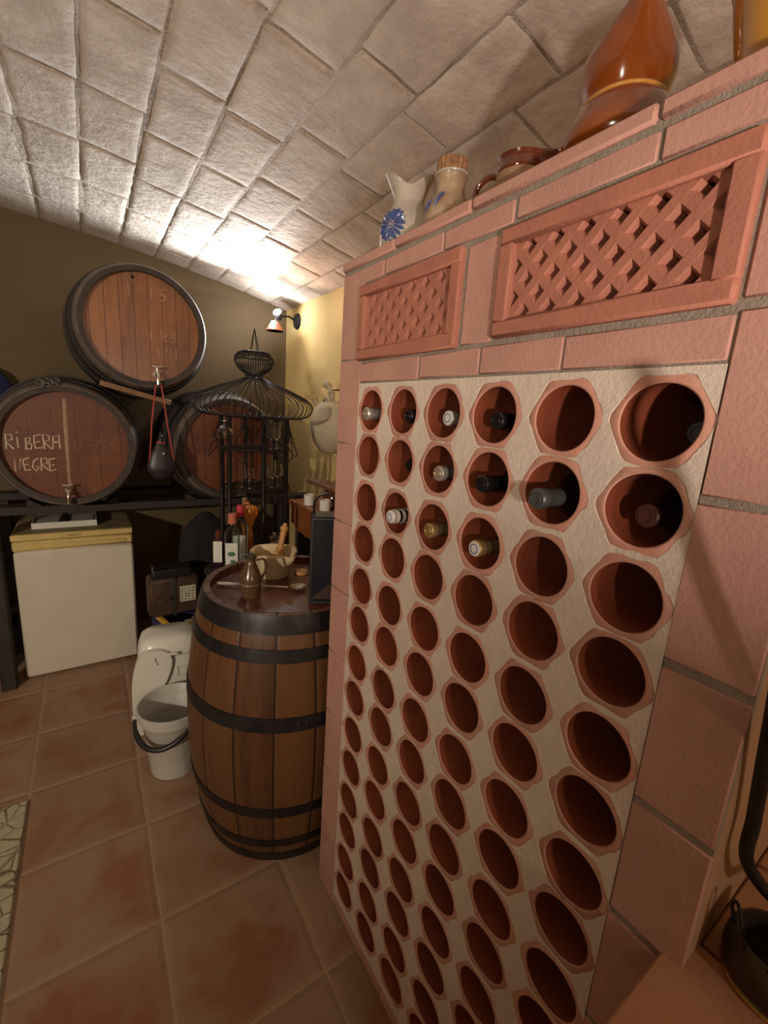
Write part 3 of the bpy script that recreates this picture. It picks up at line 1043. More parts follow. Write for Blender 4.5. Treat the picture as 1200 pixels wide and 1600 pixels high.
up = smooth_prof([(.057, .098), (.058, .104), (.063, .120), (.067, .138), (.068, .154), (.065, .164)], 5)
MB().lathe(up + [(.061, .164), (.064, .154), (.063, .138), (.058, .12), (.052, .102)], 72, fn=pinch).build('neck', 'amber', jug)
hd = sd + PI
hv = Vector((math.cos(hd), math.sin(hd), 0))
MB().tube(smooth_path([hv * .055 + Vector((0, 0, .14)), hv * .10 + Vector((0, 0, .14)), hv * .115 + Vector((0, 0, .11)), hv * .10 + Vector((0, 0, .08)), hv * .076 + Vector((0, 0, .065))], 6), .008, 10).build('handle', 'amber', jug)

# yellow glazed pot at the near end
yj = thing('glazed_pot', 'yellow ochre glazed pot at the near corner of the rack top', 'pot', (.668, .236, TZ))
MB().lathe(smooth_prof([(.035, 0), (.05, .008), (.058, .04), (.066, .08), (.072, .115)], 4) + [(.067, .115), (.06, .08), (.05, .03), (.0001, .015)], 48).build('body', 'yellow_glaze', yj)
MB().tube([(math.cos(a) * .0695, math.sin(a) * .0695, .115) for a in [2 * PI * i / 40 for i in range(40)]], .0035, 8, closed=True).build('rim', 'amber_ring', yj)

# small brown cup pitcher
cp = thing('small_pitcher', 'small dark brown glazed creamer with a loop handle on the rack top', 'pitcher', (.655, .604, TZ))
cd = math.atan2(-.80, .30)


def lip(x, y, z, a):
    t = max(0, min(1, (z - .048) / .022))
    da = (a - cd + PI) % (2 * PI) - PI
    k = math.exp(-(da / .28) ** 2)
    r = math.hypot(x, y) * (1 + .95 * t * k)
    return r * math.cos(a), r * math.sin(a), z - .006 * k * t


MB().lathe(smooth_prof([(.032, 0), (.040, .006), (.043, .03), (.041, .049)], 4), 48).build('lower_body', 'stone_raw', cp)
MB().lathe(smooth_prof([(.0412, .046), (.0425, .052), (.040, .062), (.042, .072)], 4) + [(.038, .072), (.036, .062), (.038, .05)], 60, fn=lip).build('glazed_rim', 'brown_glaze', cp)
hv = Vector((math.cos(cd + PI), math.sin(cd + PI), 0))
MB().tube(smooth_path([hv * .038 + Vector((0, 0, .054)), hv * .060 + Vector((0, 0, .060)), hv * .082 + Vector((0, 0, .044)), hv * .075 + Vector((0, 0, .02)), hv * .04 + Vector((0, 0, .012))], 6), .0055, 10).build('handle', 'brown_glaze', cp)

# corked stoneware jar
jr = thing('corked_jar', 'tan stoneware jar with a ribbed cork stopper, between pitcher and brown creamer', 'jar', (.650, .784, TZ))
MB().lathe(smooth_prof([(.048, 0), (.056, .010), (.058, .035), (.048, .062), (.034, .085), (.031, .105), (.034, .122), (.036, .127)], 5) + [(.034, .131), (.0001, .131)], 48).build('body', 'stoneware_tan', jr)
MB().tube([(math.cos(a) * .0355, math.sin(a) * .0355, .126) for a in [2 * PI * i / 36 for i in range(36)]], .0028, 8, closed=True).build('lip', 'stoneware', jr)


def crk(x, y, z, a):
    k = 1 + .05 * math.sin(a * 18)
    return x * k, y * k, z


MB().lathe([(.029, .126), (.0315, .135), (.033, .152), (.0315, .157), (.0001, .158)], 72, fn=crk).build('stopper', 'cork', jr)
for pts in ([(-.052, -.012, .045), (-.050, -.02, .06), (-.040, -.025, .074)], [(-.054, .005, .03), (-.052, .012, .055), (-.042, .008, .07)]):
    MB().tube(smooth_path(pts, 5), [.003] * 11, 6).build('brush_mark', 'blue_slip', jr)
MB().tube(smooth_path([(-.02, .05, .06), (-.01, .078, .055), (-.005, .085, .03), (-.01, .058, .012)], 5), .006, 8).build('handle', 'stoneware_tan', jr)

jr.scale = (.92, .92, .88)
# grey pitcher with pinched mouth, blue flower
gp = thing('stoneware_pitcher', 'grey stoneware pitcher with a forked mouth and blue flower painting', 'pitcher', (.650, .930, TZ))
pr = smooth_prof([(.055, 0), (.066, .010), (.070, .04), (.066, .075), (.050, .105), (.041, .125), (.041, .145), (.050, .175), (.058, .198)], 5)


def fork(x, y, z, a):
    t = max(0, min(1, (z - .135) / .065))
    # lobes along the rack (local y), dips along x
    c2 = math.cos(2 * (a + .61))
    r = math.hypot(x, y) * (1 + .10 * t * c2 - (.32 * t * (1 - c2) / 2))
    return r * math.cos(a), r * math.sin(a), z + t * t * (.019 * c2 - .019)


MB().lathe(pr + [(p[0] - .004, p[1]) for p in pr[::-1][:14]], 72, fn=fork).build('body', 'stoneware', gp)
fl = MB()
fa = math.atan2(-.30, -.93)


def on_pot(u, w):
    """u along the circumference, w up, on the belly facing the room"""
    z = .055 + w
    best = min(pr, key=lambda q: abs(q[1] - z))
    r = best[0] + .0006
    a = fa + u / r
    return (r * math.cos(a), r * math.sin(a), z)


for k in range(16):
    a = 2 * PI * k / 16
    p = [on_pot(math.cos(a) * q, math.sin(a) * q) for q in (.010, .020, .032, .040)]
    fl.tube(p, [.0014, .0036, .0058, .0026], 6)
fl.tube([on_pot(math.cos(a) * .006, math.sin(a) * .006) for a in [2 * PI * i / 12 for i in range(12)]], .0016, 6, closed=True)
fl.build('painted_flower', 'blue_slip', gp)
MB().tube(smooth_path([(.03, .02, .165), (.055, .055, .15), (.06, .075, .10), (.045, .062, .05)], 6), .007, 8).build('handle', 'stoneware', gp)

gp.scale = (.90, .90, .84)
# ------------------------------------------------------------------ wall barrels
BL, RH, RB = 0.88, 0.275, 0.338


def barrel_prof(Lb, rh, rb, n=20):
    out = []
    for i in range(n + 1):
        t = i / n
        out.append((rh + (rb - rh) * (1 - (2 * t - 1) ** 2) ** 0.9, t * Lb))
    return out


def brad(z, Lb, rh, rb):
    t = max(0, min(1, z / Lb))
    return rh + (rb - rh) * (1 - (2 * t - 1) ** 2) ** 0.9


def make_barrel(o, Lb, rh, rb, mats, hoops, stave_n=64):
    pr = barrel_prof(Lb, rh, rb)
    th, rc = .022, .028
    prof = [(rh - th - .004, rc)] + [(rh - th, rc), (rh - th, 0.002)] + [(rh, 0)] + pr[1:-1] + [(rh, Lb), (rh - th, Lb - .002), (rh - th, Lb - rc), (rh - th - .004, Lb - rc)]
    body = MB()
    body.lathe(prof[1:-1], stave_n)
    body.f = body.f[:-2]
    body.sm = body.sm[:-2]
    body.build('staves', mats[0], o)
    MB().lathe([(.0001, rc), (rh - th + .001, rc), (rh - th + .001, rc + .012), (.0001, rc + .012)], stave_n).build('rear_head', mats[1], o)
    hd_ = MB().lathe([(.0001, Lb - rc - .012), (rh - th + .001, Lb - rc - .012), (rh - th + .001, Lb - rc), (.0001, Lb - rc)], stave_n).build('head', mats[2], o)
    for (z0, z1, mt) in hoops:
        n = 5
        p = [(brad(z0, Lb, rh, rb) - .001, z0)]
        for i in range(n + 1):
            z = z0 + (z1 - z0) * i / n
            p.append((brad(z, Lb, rh, rb) + .0035, z))
        p.append((brad(z1, Lb, rh, rb) - .001, z1))
        h = MB()
        h.lathe(p, stave_n)
        h.f = h.f[:-2]
        h.sm = h.sm[:-2]
        h.build('hoop', mt, o)
    return hd_


def spigot(o, x, y, z, name='spigot'):
    """chrome tap on a head whose face is at local z; y is up"""
    s = MB()
    s.cyl((x, y, z), (x, y, z + .035), .010, 16)
    s.cyl((x, y, z + .012), (x, y, z + .018), .016, 16)
    s.sphere((x, y, z + .042), .013)
    s.tube(smooth_path([(x, y, z + .042), (x, y - .012, z + .058), (x, y - .045, z + .060)], 5), .009, 12)
    s.cyl((x, y - .045, z + .060), (x, y - .052, z + .060), .011, 16)
    so = s.build(name, 'chrome', o)
    h = MB()
    h.cyl((x, y + .005, z + .042), (x, y + .032, z + .042), .005, 10)
    h.tube([(x - .022, y + .036, z + .042), (x, y + .032, z + .042), (x + .022, y + .036, z + .042)], [.005, .006, .005], 10)
    h.build('tap_handle', 'chrome', so)


WB = [(BL - .05, BL - .003, 'hoop_grey'), (BL - .16, BL - .125, 'hoop'), (BL - .30, BL - .265, 'hoop'), (.265, .30, 'hoop'), (.125, .16, 'hoop'), (.003, .05, 'hoop')]


def wall_barrel(name, label, cx, yf, cz, head, tilt=0.0):
    o = thing(name, label, 'barrel', (cx, yf + BL, cz), (PI / 2, 0, 0), 'oak barrels stacked against the back wall')
    make_barrel(o, BL, RH, RB, ('dark_stave', 'dark_stave', head), WB)
    return o


ZH = BL - .028
bl_ = wall_barrel('wine_barrel', 'lower barrel over the fridge, chalked RIBERA NEGRE on its red head', -.088, 2.56, 1.353, 'head_red')
ch = MB()
strokes(ch, 'RIBERA', -.225, -.015, .066, ZH + .0008, w=.042, gap=.18, r=.0028)
ch.build('chalk_writing', 'chalk', bl_)
ch = MB()
strokes(ch, 'NEGRE', -.203, -.118, .060, ZH + .0008, w=.040, gap=.18, r=.0028)
ch.build('chalk_writing', 'chalk', bl_)
ch = MB()
strokes(ch, 'D.EGRE', .03, -.020, .056, ZH + .0006, w=.042, gap=.1, r=.0022)
strokes(ch, 'REI', -.12, .075, .05, ZH + .0006, w=.038, gap=.2, r=.0016)
strokes(ch, 'V', .03, .085, .04, ZH + .0006, r=.0014)
ch.build('faded_chalk', 'chalk_faint', bl_)
br = MB()
br.tube([(.003, .215, ZH), (.0, .10, ZH), (-.004, -.20, ZH)], [.008, .010, .006], 8, flat=.4)
br.sphere((.003, .212, ZH), .011, 12, sz=.4)
br.build('wax_seam', 'brace', bl_)
spigot(bl_, -.012, -.218, ZH)
bt_ = wall_barrel('wine_barrel', 'upper barrel resting on the two others, bare brown head', .262, 2.56, 1.94, 'head_pale')
ch = MB()
strokes(ch, '1 15', -.07, .14, .055, ZH + .0006, w=.05, gap=.35, r=.0018)
strokes(ch, '-', .05, .03, .04, ZH + .0006, r=.0016)
strokes(ch, 'LRS', .03, -.05, .045, ZH + .0006, w=.04, gap=.5, r=.0018)
strokes(ch, 'LV1', .06, -.13, .05, ZH + .0006, w=.04, gap=.3, r=.0018)
ch.build('faint_chalk_marks', pm('rubbed_chalk', (0.55, 0.38, 0.26), (0.34, 0.17, 0.09), 40, 0.95), bt_)
MB().cyl((-.04, .225, ZH - .004), (-.04, .225, ZH + .001), .008, 16).build('bung_hole', 'black_cloth', bt_)
spigot(bt_, .045, -.215, ZH)
br_ = wall_barrel('wine_barrel', 'lower barrel standing behind the wire pavilion, red head', .672, 2.56, 1.353, 'head_red')
ch = MB()
strokes(ch, 'DG-', -.17, -.09, .055, ZH + .0006, w=.045, gap=.3, r=.0018)
strokes(ch, '-', -.2, .02, .04, ZH + .0006, r=.0016)
ch.build('faint_chalk_marks', 'chalk_faint', br_)
spigot(br_, -.018, -.222, ZH)

# barrel stand: two rails on legs
bs = thing('barrel_stand', 'dark timber trestle carrying the stacked barrels along the back wall', 'stand', (.3, 3.0, 0))
for y in (-.13, .30):
    MB().rbox(-.79, 1.0, y - .05, y + .05, .975, 1.018, .004).build('rail', 'dark_timber', bs)
for x in (-.745, .96):
    for y in (-.13, .30):
        MB().rbox(x - .033, x + .033, y - .04, y + .04, 0, .975, .005).build('leg', 'dark_timber', bs)
for x in (-.745, .96):
    MB().rbox(x - .03, x + .03, -.09, .26, .30, .37, .005).build('stretcher', 'dark_timber', bs)
for cx_ in (-.388, .372):
    for s_ in (-1, 1):
        for y in (-.13, .30):
            MB().prism([(cx_ + s_ * .135, 1.018), (cx_ + s_ * .20, 1.018), (cx_ + s_ * .20, 1.050), (cx_ + s_ * .19, 1.052)], y - .04, y + .04, 'y').build('wedge', 'dark_timber', bs)

# wooden batten resting across the two lower barrels
bt = MB()
d = Vector((.365, 2.55, 1.585)) - Vector((.06, 2.60, 1.655))
bt.T = Matrix.Translation((.06, 2.625, 1.662)) @ Matrix.Rotation(.235, 4, 'Y')
bt.rbox(0, .32, -.03, .03, -.013, .013, .003)
tag(bt.build('batten', pm('rough_batten', (0.24, 0.13, 0.065), (0.17, 0.09, 0.045), 20, 0.7)), 'short brown batten wedged beneath the upper barrel', 'batten')

# grey rag on the left barrel
rg = MB()
n1, n2 = 14, 8
vv, ff = [], []
for i in range(n1):
    for j in range(n2):
        a = -.27 + .30 * i / (n1 - 1)
        y = 2.555 + .11 * j / (n2 - 1)
        rr = brad(BL - (y - 2.56), BL, RH, RB) + .010 + .007 * math.sin(i * 1.3 + j * .9) + .004 * math.sin(i * 2.9)
        vv.append((-.088 + rr * math.sin(a) - .02, y - .004 * math.sin(i * 2.1), 1.353 + rr * math.cos(a) + .002))
for i in range(n1 - 1):
    for j in range(n2 - 1):
        ff.append((i * n2 + j, (i + 1) * n2 + j, (i + 1) * n2 + j + 1, i * n2 + j + 1))
rg.add(vv, ff, True)
ro = rg.build('rag', 'grey_cloth')
md = ro.modifiers.new('thick', 'SOLIDIFY')
md.thickness = .008
tag(ro, 'crumpled grey rag lying on the rim of the chalked barrel', 'cloth')

# blue cloth bundle behind the left barrel
cb = thing('cloth_bag', 'dark blue cloth bag hanging on the back wall beside the chalked barrel', 'bag', (-.478, 3.37, 1.50))


def sag(x, y, z, a):
    k = 1 + .06 * math.sin(6 * a + z * 20)
    return x * k, min(y * .5 * k, .078), z


MB().lathe(smooth_prof([(.001, 0), (.09, .01), (.125, .05), (.12, .12), (.09, .19), (.04, .225), (.03, .25)], 4), 40, fn=sag).build('bag_body', 'blue_cloth', cb)
MB().tube([(0, .0, .24), (0, .04, .30), (0, .079, .31)], .006, 8).build('loop', 'blue_cloth', cb)

# wineskin hanging from the upper tap
wk = thing('wineskin', 'black leather wineskin hanging by a red cord from the upper barrel tap', 'wineskin', (.295, 2.43, 1.24))


def skin(x, y, z, a):
    return x, y * .45, z


MB().lathe(smooth_prof([(.001, -.03), (.035, -.022), (.062, .01), (.064, .045), (.048, .095), (.026, .135), (.016, .155)], 5), 40, fn=skin).build('leather_bag', 'leather_dark', wk)
MB().lathe([(.0185, .140), (.020, .142), (.0185, .158), (.017, .159)], 24, fn=skin).build('collar', 'red_cord', wk)
MB().lathe([(.015, .155), (.013, .162), (.014, .170), (.010, .172), (.011, .185), (.006, .19), (.004, .205), (.0001, .206)], 24).build('nozzle', 'black_plastic', wk)
MB().cyl((.006, -.028, .10), (.006, -.031, .10), .007, 14).build('stud', 'chrome', wk)
MB().tube([(-.060, 0, .03), (-.050, -.01, .10), (-.036, -.01, .26), (-.012, .0, .425), (.012, -.005, .428), (.030, -.01, .25), (.050, -.01, .10), (.062, 0, .03)], .0032, 8).build('cord', 'red_cord', wk)

# ------------------------------------------------------------------ fridge and things by it
fx0, fx1, fy0, fy1, fh = -.378, .178, 2.90, 3.44, .85
fr = thing('refrigerator', 'old white under-counter fridge with yellowed top beneath the barrels', 'refrigerator', ((fx0 + fx1) / 2, fy0, 0))
hw = (fx1 - fx0) / 2
MB().rbox(-hw, hw, .045, .54, .0, .815, .006).build('cabinet', 'fridge_white', fr)
MB().rbox(-hw, hw, 0, .042, .012, .755, .012).build('door', 'fridge_white', fr)
o = MB()
o.rbox(-hw, hw, -.002, .042, .757, .812, .008)
o.rbox(-hw + .03, hw - .03, -.008, .01, .766, .790, .006)
o.build('handle_strip', 'fridge_cream', fr)
o = MB().rbox(-hw - .002, hw + .002, -.004, .54, .816, .85, .004)
top = o.build('lid', 'fridge_cream', fr)
MB().rbox(-hw + .006, hw - .006, .012, .53, .8495, .8515, .0008).build('worktop', 'fridge_top', top)
bd = MB()
x = -.035
for k, ch_ in enumerate('LNDESL-'):
    pass
for k in range(6):
    bd.tube([(x, -.0046, .829), (x + .005, -.0046, .840), (x + .009, -.0046, .829)], .0009, 5)
    x += .011
bd.tube([(-.04, -.0046, .828), (.03, -.0046, .830)], .0006, 5)
bd.build('brand_script', 'ink', top)

tr = thing('plastic_tray', 'white two compartment tray lying on the fridge top', 'tray', (-.145, 3.13, .852))
o = MB()
w_, d_, h_, t_ = .152, .125, .034, .006
o.box(-w_, w_, -d_, d_, 0, t_)
o.box(-w_, w_, -d_, -d_ + t_, t_, h_)
o.box(-w_, w_, d_ - t_, d_, t_, h_)
o.box(-w_, -w_ + t_, -d_ + t_, d_ - t_, t_, h_)
o.box(w_ - t_, w_, -d_ + t_, d_ - t_, t_, h_)
o.build('tray_body', 'white_plastic', tr)
MB().box(-.016, .010, -d_ + t_, d_ - t_, t_, h_ + .004).build('divider', 'black_plastic', tr)
for xa, xb in ((-w_ + .02, -.03), (.02, w_ - .02)):
    MB().box(xa, xb, -d_ + .03, d_ - .02, .024, .029).build('insert', 'grey_plastic', tr)

bk = thing('storage_case', 'tall black case in the shadow left of the fridge', 'case', (-.62, 3.08, 0))
MB().rbox(-.30, .125, -.12, .3, .03, .93, .01).build('body', 'black_cloth', bk)
for x in (-.26, .09):
    for y in (-.08, .26):
        MB().cyl((x, y, 0), (x, y, .03), .02, 12).build('foot', 'black_plastic', bk)
MB().tube(smooth_path([(-.06, -.118, .5), (-.05, -.145, .5), (.05, -.145, .5), (.06, -.118, .5)], 5), .006, 8).build('handle', 'black_plastic', bk)

rgo = MB()
nn = 60
rgo.rbox(-1.75, -.292, .25, 1.935, .0005, .012, .004)
fo = rgo.build('rug', 'rug')
tag(fo, 'cream and brown patterned woven rug on the clay floor', 'rug')

# white dehumidifier
dh = thing('dehumidifier', 'white plastic dehumidifier standing behind the grey bucket', 'dehumidifier', (.262, 2.16, 0), (0, 0, -.12))


def rounded(w, d, h, r, zs_, mb, ex=4.0):
    """superellipse column with a rounded shoulder"""
    def fn(x, y, z, a):
        ca, sa = math.cos(a), math.sin(a)
        q = (abs(ca) ** ex + abs(sa) ** ex) ** (-1 / ex)
        rr = math.hypot(x, y)
        return ca * q * rr * w * .88, sa * q * rr * d, z
    mb.lathe(zs_, 56, fn=fn)


b1 = MB()
rounded(.155, .11, .5, 0, [(.92, 0), (.97, .015), (1, .06), (1, .40), (.97, .455), (.88, .492), (.70, .51), (.001, .515)], b1)
b1.build('housing', 'white_plastic', dh)
b2 = MB()
b2.T = Matrix.Translation((-.075, -.118, 0))
pts = smooth_path([(-.075, 0, .06), (-.085, 0, .2), (-.078, 0, .36), (-.04, 0, .46), (.04, 0, .475), (.085, 0, .42), (.05, 0, .30), (-.02, 0, .24), (-.02, 0, .06)], 5)
b2.prism([(p.x, p.z) for p in pts], -.012, .03, 'y')
fp = b2.build('front_panel', 'white_plastic', dh)
for k in range(3):
    MB().cyl((-.06 + .004 * k, -.134, .44 - .013 * k), (-.06 + .004 * k, -.1295, .44 - .013 * k), .0032, 8).build('indicator', 'ink', fp)
MB().rbox(-.005, .035, -.134, -.128, .445, .458, .002).build('switch', 'white_plastic', fp)
o = MB()
for (xa, xb, za, zb) in ((.03, .13, .325, .329), (.03, .13, .368, .372), (.03, .034, .325, .372)):
    o.box(xa, xb, -.1145, -.109, za, zb)
o.build('label_recess', 'grey_plastic', dh)
o = MB()
o.tube([(-.02, -.111, .432), (.12, -.111, .432)], .0012, 6)
o.build('lid_seam', 'ink', dh)

# grey bucket
bu = thing('bucket', 'pale grey plastic bucket with black handle standing beside the barrel', 'bucket', (.232, 1.865, 0))
RT, RBt, HB = .135, .098, .315
prof = [(RBt - .01, 0), (RBt, .004), (RT - .012, HB - .05), (RT - .010, HB - .048), (RT + .002, HB - .045), (RT + .003, HB - .012), (RT + .008, HB - .008), (RT + .008, HB), (RT + .001, HB + .002), (RT - .004, HB - .004), (RBt - .006, .012), (.0001, .012)]
MB().lathe(prof, 56).build('pail', 'grey_plastic', bu)
o = MB()
pts = []
for i in range(17):
    a = R(175) + R(118) * i / 16
    rr = RT + .012 + .012 * math.sin(PI * i / 16)
    pts.append((rr * math.cos(a), rr * math.sin(a), HB - .035 - .075 * math.sin(PI * i / 16)))
o.tube(pts, [.008] * 3 + [.011] * 11 + [.008] * 3, 10)
o.build('handle', 'black_plastic', bu)
for i in (0, -1):
    p = pts[i]
    MB().cyl((p[0] * .93, p[1] * .93, p[2]), (p[0] * 1.06, p[1] * 1.06, p[2]), .012, 12).build('lug', 'grey_plastic', bu)

# clutter beside the standing barrel: yellow edged crate, brown case, black sack
A13 = R(13)
yc = thing('plastic_crate', 'dark blue crate with yellow rim holding papers, behind the white dehumidifier', 'crate', (.290, 2.30, 0), (0, 0, A13))
CW, CD, CH = .25, .30, .42
o = MB()
o.box(.008, CW - .008, .008, CD - .008, 0, .02)
o.box(.008, .016, .008, CD - .008, .02, CH)
o.box(CW - .016, CW - .008, .008, CD - .008, .02, CH)
o.box(.016, CW - .016, .008, .016, .02, CH)
o.box(.016, CW - .016, CD - .016, CD - .008, .02, CH)
o.build('crate_body', 'blue_cloth', yc)
o = MB()
o.rbox(0, .022, 0, CD, CH, CH + .028, .004)
o.rbox(CW - .022, CW, 0, CD, CH, CH + .028, .004)
o.rbox(.022, CW - .022, 0, .022, CH, CH + .028, .004)
o.rbox(.022, CW - .022, CD - .022, CD, CH, CH + .028, .004)
o.build('rim', 'yellow_plastic', yc)
pp = thing('paper_bundle', 'loose grey and white papers standing inside the yellow rimmed crate', 'papers', (.290, 2.30, .021), (0, 0, A13))
for k, (x, y, a, mt) in enumerate(((.07, .07, .25, 'grey_plastic'), (.125, .075, -.3, 'label_white'), (.185, .085, .4, 'grey_cloth'))):
    o = MB()
    o.T = Matrix.Translation((x, y, 0)) @ Matrix.Rotation(a, 4, 'Z')
    o.rbox(-.022, .022, -.035, .035, 0, .385 + .012 * k, .004)
    o.build('paper_stack', mt, pp)
bcs = thing('suitcase', 'old brown leather case with a printed label resting on the crate rim', 'suitcase', (.335, 2.445, .4485), (0, 0, 0))
MB().rbox(-.125, .125, 0, .14, 0, .215, .016).build('case_body', 'brown_case', bcs)
lb = MB().box(.025, .105, -.0022, .0003, .075, .165).build('label', 'paper', bcs)
o = MB()
for i in range(5):
    for j in range(4):
        x = .031 + .018 * j
        z = .085 + .016 * i
        o.box(x, x + random.uniform(.006, .014), -.0036, -.0021, z, z + random.uniform(.003, .006))
o.build('print', 'ink', lb)
MB().tube(smooth_path([(-.085, -.001, .11), (-.08, -.022, .11), (-.03, -.022, .11), (-.025, -.001, .11)], 5), .006, 8).build('handle', 'brown_case', bcs)
MB().rbox(-.012, .010, -.003, .143, -.001, .218, .003).build('strap', 'dark_timber', bcs)

sk = thing('garment_bag', 'tall black cloth sack standing in the dark below the barrels', 'sack', (.56, 2.745, 0))


def lump(x, y, z, a):
    k = 1 + .05 * math.sin(3 * a + z * 9) + .03 * math.sin(5 * a)
    return x * k, y * .40 * k, z


MB().lathe(smooth_prof([(.001, 0), (.14, .005), (.15, .06), (.145, .30), (.15, .60), (.145, .78), (.115, .87), (.065, .915), (.045, .935), (.03, .95), (.001, .955)], 4), 40, fn=lump).build('sack', 'black_cloth', sk)
MB().tube([(math.cos(a) * .052, math.sin(a) * .024, .925) for a in [2 * PI * i / 24 for i in range(24)]], .006, 8, closed=True).build('tie', 'black_plastic', sk)
bxb = MB().rbox(-.09, .09, 0, .12, 0, .045, .004).build('black_box', 'black_plastic')
bxb.location = (.33, 2.455, .665)
tag(bxb, 'flat black box lying on top of the brown leather case', 'box')

# ------------------------------------------------------------------ standing barrel used as a table
BX, BY, BH = .60, 1.49, .955
sb = thing('barrel_table', 'upright oak barrel with black iron hoops used as a side table', 'barrel', (BX, BY, 0), (0, 0, .35))
hl = [(BH - .062, BH - .002, 'hoop'), (BH - .150, BH - .108, 'hoop'), (.575, .625, 'hoop'), (.235, .275, 'hoop'), (.085, .12, 'hoop'), (.0, .045, 'hoop')]
make_barrel(sb, BH, .302, .366, ('oak_stave', 'head_top', 'head_top'), hl, 72)
o = MB()
for k in range(6):
    a = R(-140 + 9 * k)
    z = .60
    r = brad(z, BH, .302, .366) + .0035
o.sphere((brad(.6, BH, .302, .366) * math.cos(R(-125)), brad(.6, BH, .302, .366) * math.sin(R(-125)), .60), .007, 10)
o.sphere((brad(.6, BH, .302, .366) * math.cos(R(-121)), brad(.6, BH, .302, .366) * math.sin(R(-121)), .60), .007, 10)
o.build('rivet', 'hoop', sb)
BT = BH - .028

# brown jug
jg = thing('lidded_jug', 'small brown glazed jug with pewter lid on the barrel top', 'jug', (.447, 1.46, BT))
MB().lathe(smooth_prof([(.030, 0), (.033, .004), (.036, .03), (.0385, .048), (.0375, .052)], 4), 40).build('lower_body', 'jug_brown', jg)
MB().lathe(smooth_prof([(.0375, .052), (.038, .058), (.036, .075), (.026, .105), (.0165, .128), (.0155, .140), (.018, .146)], 5), 40).build('upper_body', 'jug_brown', jg)
MB().tube([(math.cos(a) * .038, math.sin(a) * .038, .053) for a in [2 * PI * i / 36 for i in range(36)]], .0013, 6, closed=True).build('ridge', 'stoneware_tan', jg)
ld = MB()
ld.lathe([(.0205, .146), (.021, .149), (.016, .156), (.006, .160), (.005, .166), (.0001, .167)], 32)
ld.tube([(.0, .0, .152), (-.032, .004, .158)], [.012, .004], 8, flat=.4)
ld.build('lid', 'pewter', jg)
MB().tube(smooth_path([(.016, -.004, .135), (.045, -.006, .135), (.052, -.006, .10), (.038, -.004, .065)], 6), .0048, 8).build('handle', 'jug_brown', jg)

# skimmer spoon lying across the top, behind the jug
sp = thing('skimmer_spoon', 'long silver skimmer with a perforated bowl lying on the barrel top', 'spoon', (.50, 1.50, BT))
p0, p1 = Vector((.365, 1.60, .012)), Vector((.60, 1.455, .010))
off = Vector((.50, 1.50, 0))
o = MB()
o.tube([p0 - off, p0 - off + (p1 - p0) * .3, p0 - off + (p1 - p0) * .31, p0 - off + (p1 - p0) * .95], [.008, .0075, .005, .004], 10, flat=.7)
o.build('handle', 'steel', sp)
dd = (p1 - p0)
ang = math.atan2(dd.y, dd.x)
bw_ = MB()
bw_.T = Matrix.Translation(p1 - off + Vector((.022, -.012, -.001))) @ Matrix.Rotation(ang, 4, 'Z')
bw_.lathe([(.0001, -.004), (.012, -.003), (.022, .001), (.027, .006), (.026, .0075), (.021, .003), (.011, -.001), (.0001, -.002)], 36, sx=1.2)
bo = bw_.build('bowl', 'steel', sp)
ho = MB()
ho.T = bw_.T
for (rr, nh) in ((.0, 1), (.009, 6), (.0175, 11)):
    for k in range(nh):
        a = 2 * PI * k / nh
        zz = -.0005 if rr < .015 else .0022
        ho.cyl((rr * math.cos(a) * 1.2, rr * math.sin(a), zz - .0020), (rr * math.cos(a) * 1.2, rr * math.sin(a), zz + .0008), .0018, 8)
ho.build('perforation', 'ink', bo)

# stone mortar with lugs and wooden pestle
mo = thing('mortar_bowl', 'ochre stone mortar with four lugs on the barrel top', 'mortar', (.590, 1.625, BT))


def lug(x, y, z, a):
    t = max(0, min(1, (z - .045) / .045))
    k = sum(math.exp(-((((a - q) + PI) % (2 * PI) - PI) / .22) ** 2) for q in (R(20), R(110), R(200), R(290)))
    r = math.hypot(x, y) * (1 + .26 * t * k)
    return r * math.cos(a), r * math.sin(a), z - .006 * k * t


MB().lathe(smooth_prof([(.045, 0), (.050, .004), (.060, .035), (.076, .075), (.082, .10)], 4) + smooth_prof([(.078, .104), (.064, .100), (.050, .06), (.03, .035), (.001, .030)], 4), 72, fn=lug).build('bowl', 'mortar_stone', mo)
mo.scale = (1.14, 1.14, 1.05)
pe = thing('pestle', 'turned pale wooden pestle leaning in the stone mortar', 'pestle', (.598, 1.615, BT + .042), (R(-6), R(14), 0))
MB().lathe(smooth_prof([(.001, -.004), (.019, .002), (.024, .03), (.022, .055), (.016, .066), (.019, .072), (.013, .080), (.0115, .12), (.014, .135), (.0115, .142), (.016, .15), (.016, .16), (.009, .166), (.008, .175), (.001, .178)], 3), 28).build('turned_wood', 'pale_wood', pe)

# black bottle carrier
bg = thing('bottle_carrier', 'tall black leatherette bottle carrier with strap handle on the barrel top', 'carrier', (.672, 1.335, BT), (0, 0, R(-25)))
o = MB().rbox(-.052, .052, -.052, .052, 0, .315, .006)
bgb = o.build('case', 'bag_black', bg)
o = MB()
for x in (-.047, .047):
    o.box(x - .0007, x + .0007, -.0532, -.0522, .006, .308)
for z in (.006, .308):
    o.box(-.047, .047, -.0532, -.0522, z - .0007, z + .0007)
o.build('stitching', 'stitch', bgb)
MB().tube(smooth_path([(-.042, 0, .312), (-.040, 0, .36), (-.01, 0, .385), (.02, 0, .38), (.042, 0, .35), (.044, 0, .312)], 6), .011, 8, flat=.35).build('strap_handle', 'bag_black', bg)
MB().prism([(-.045, .02), (.045, .02), (.045, .10)], -.0534, -.0526, 'y').build('trim_panel', 'brown_case', bg)

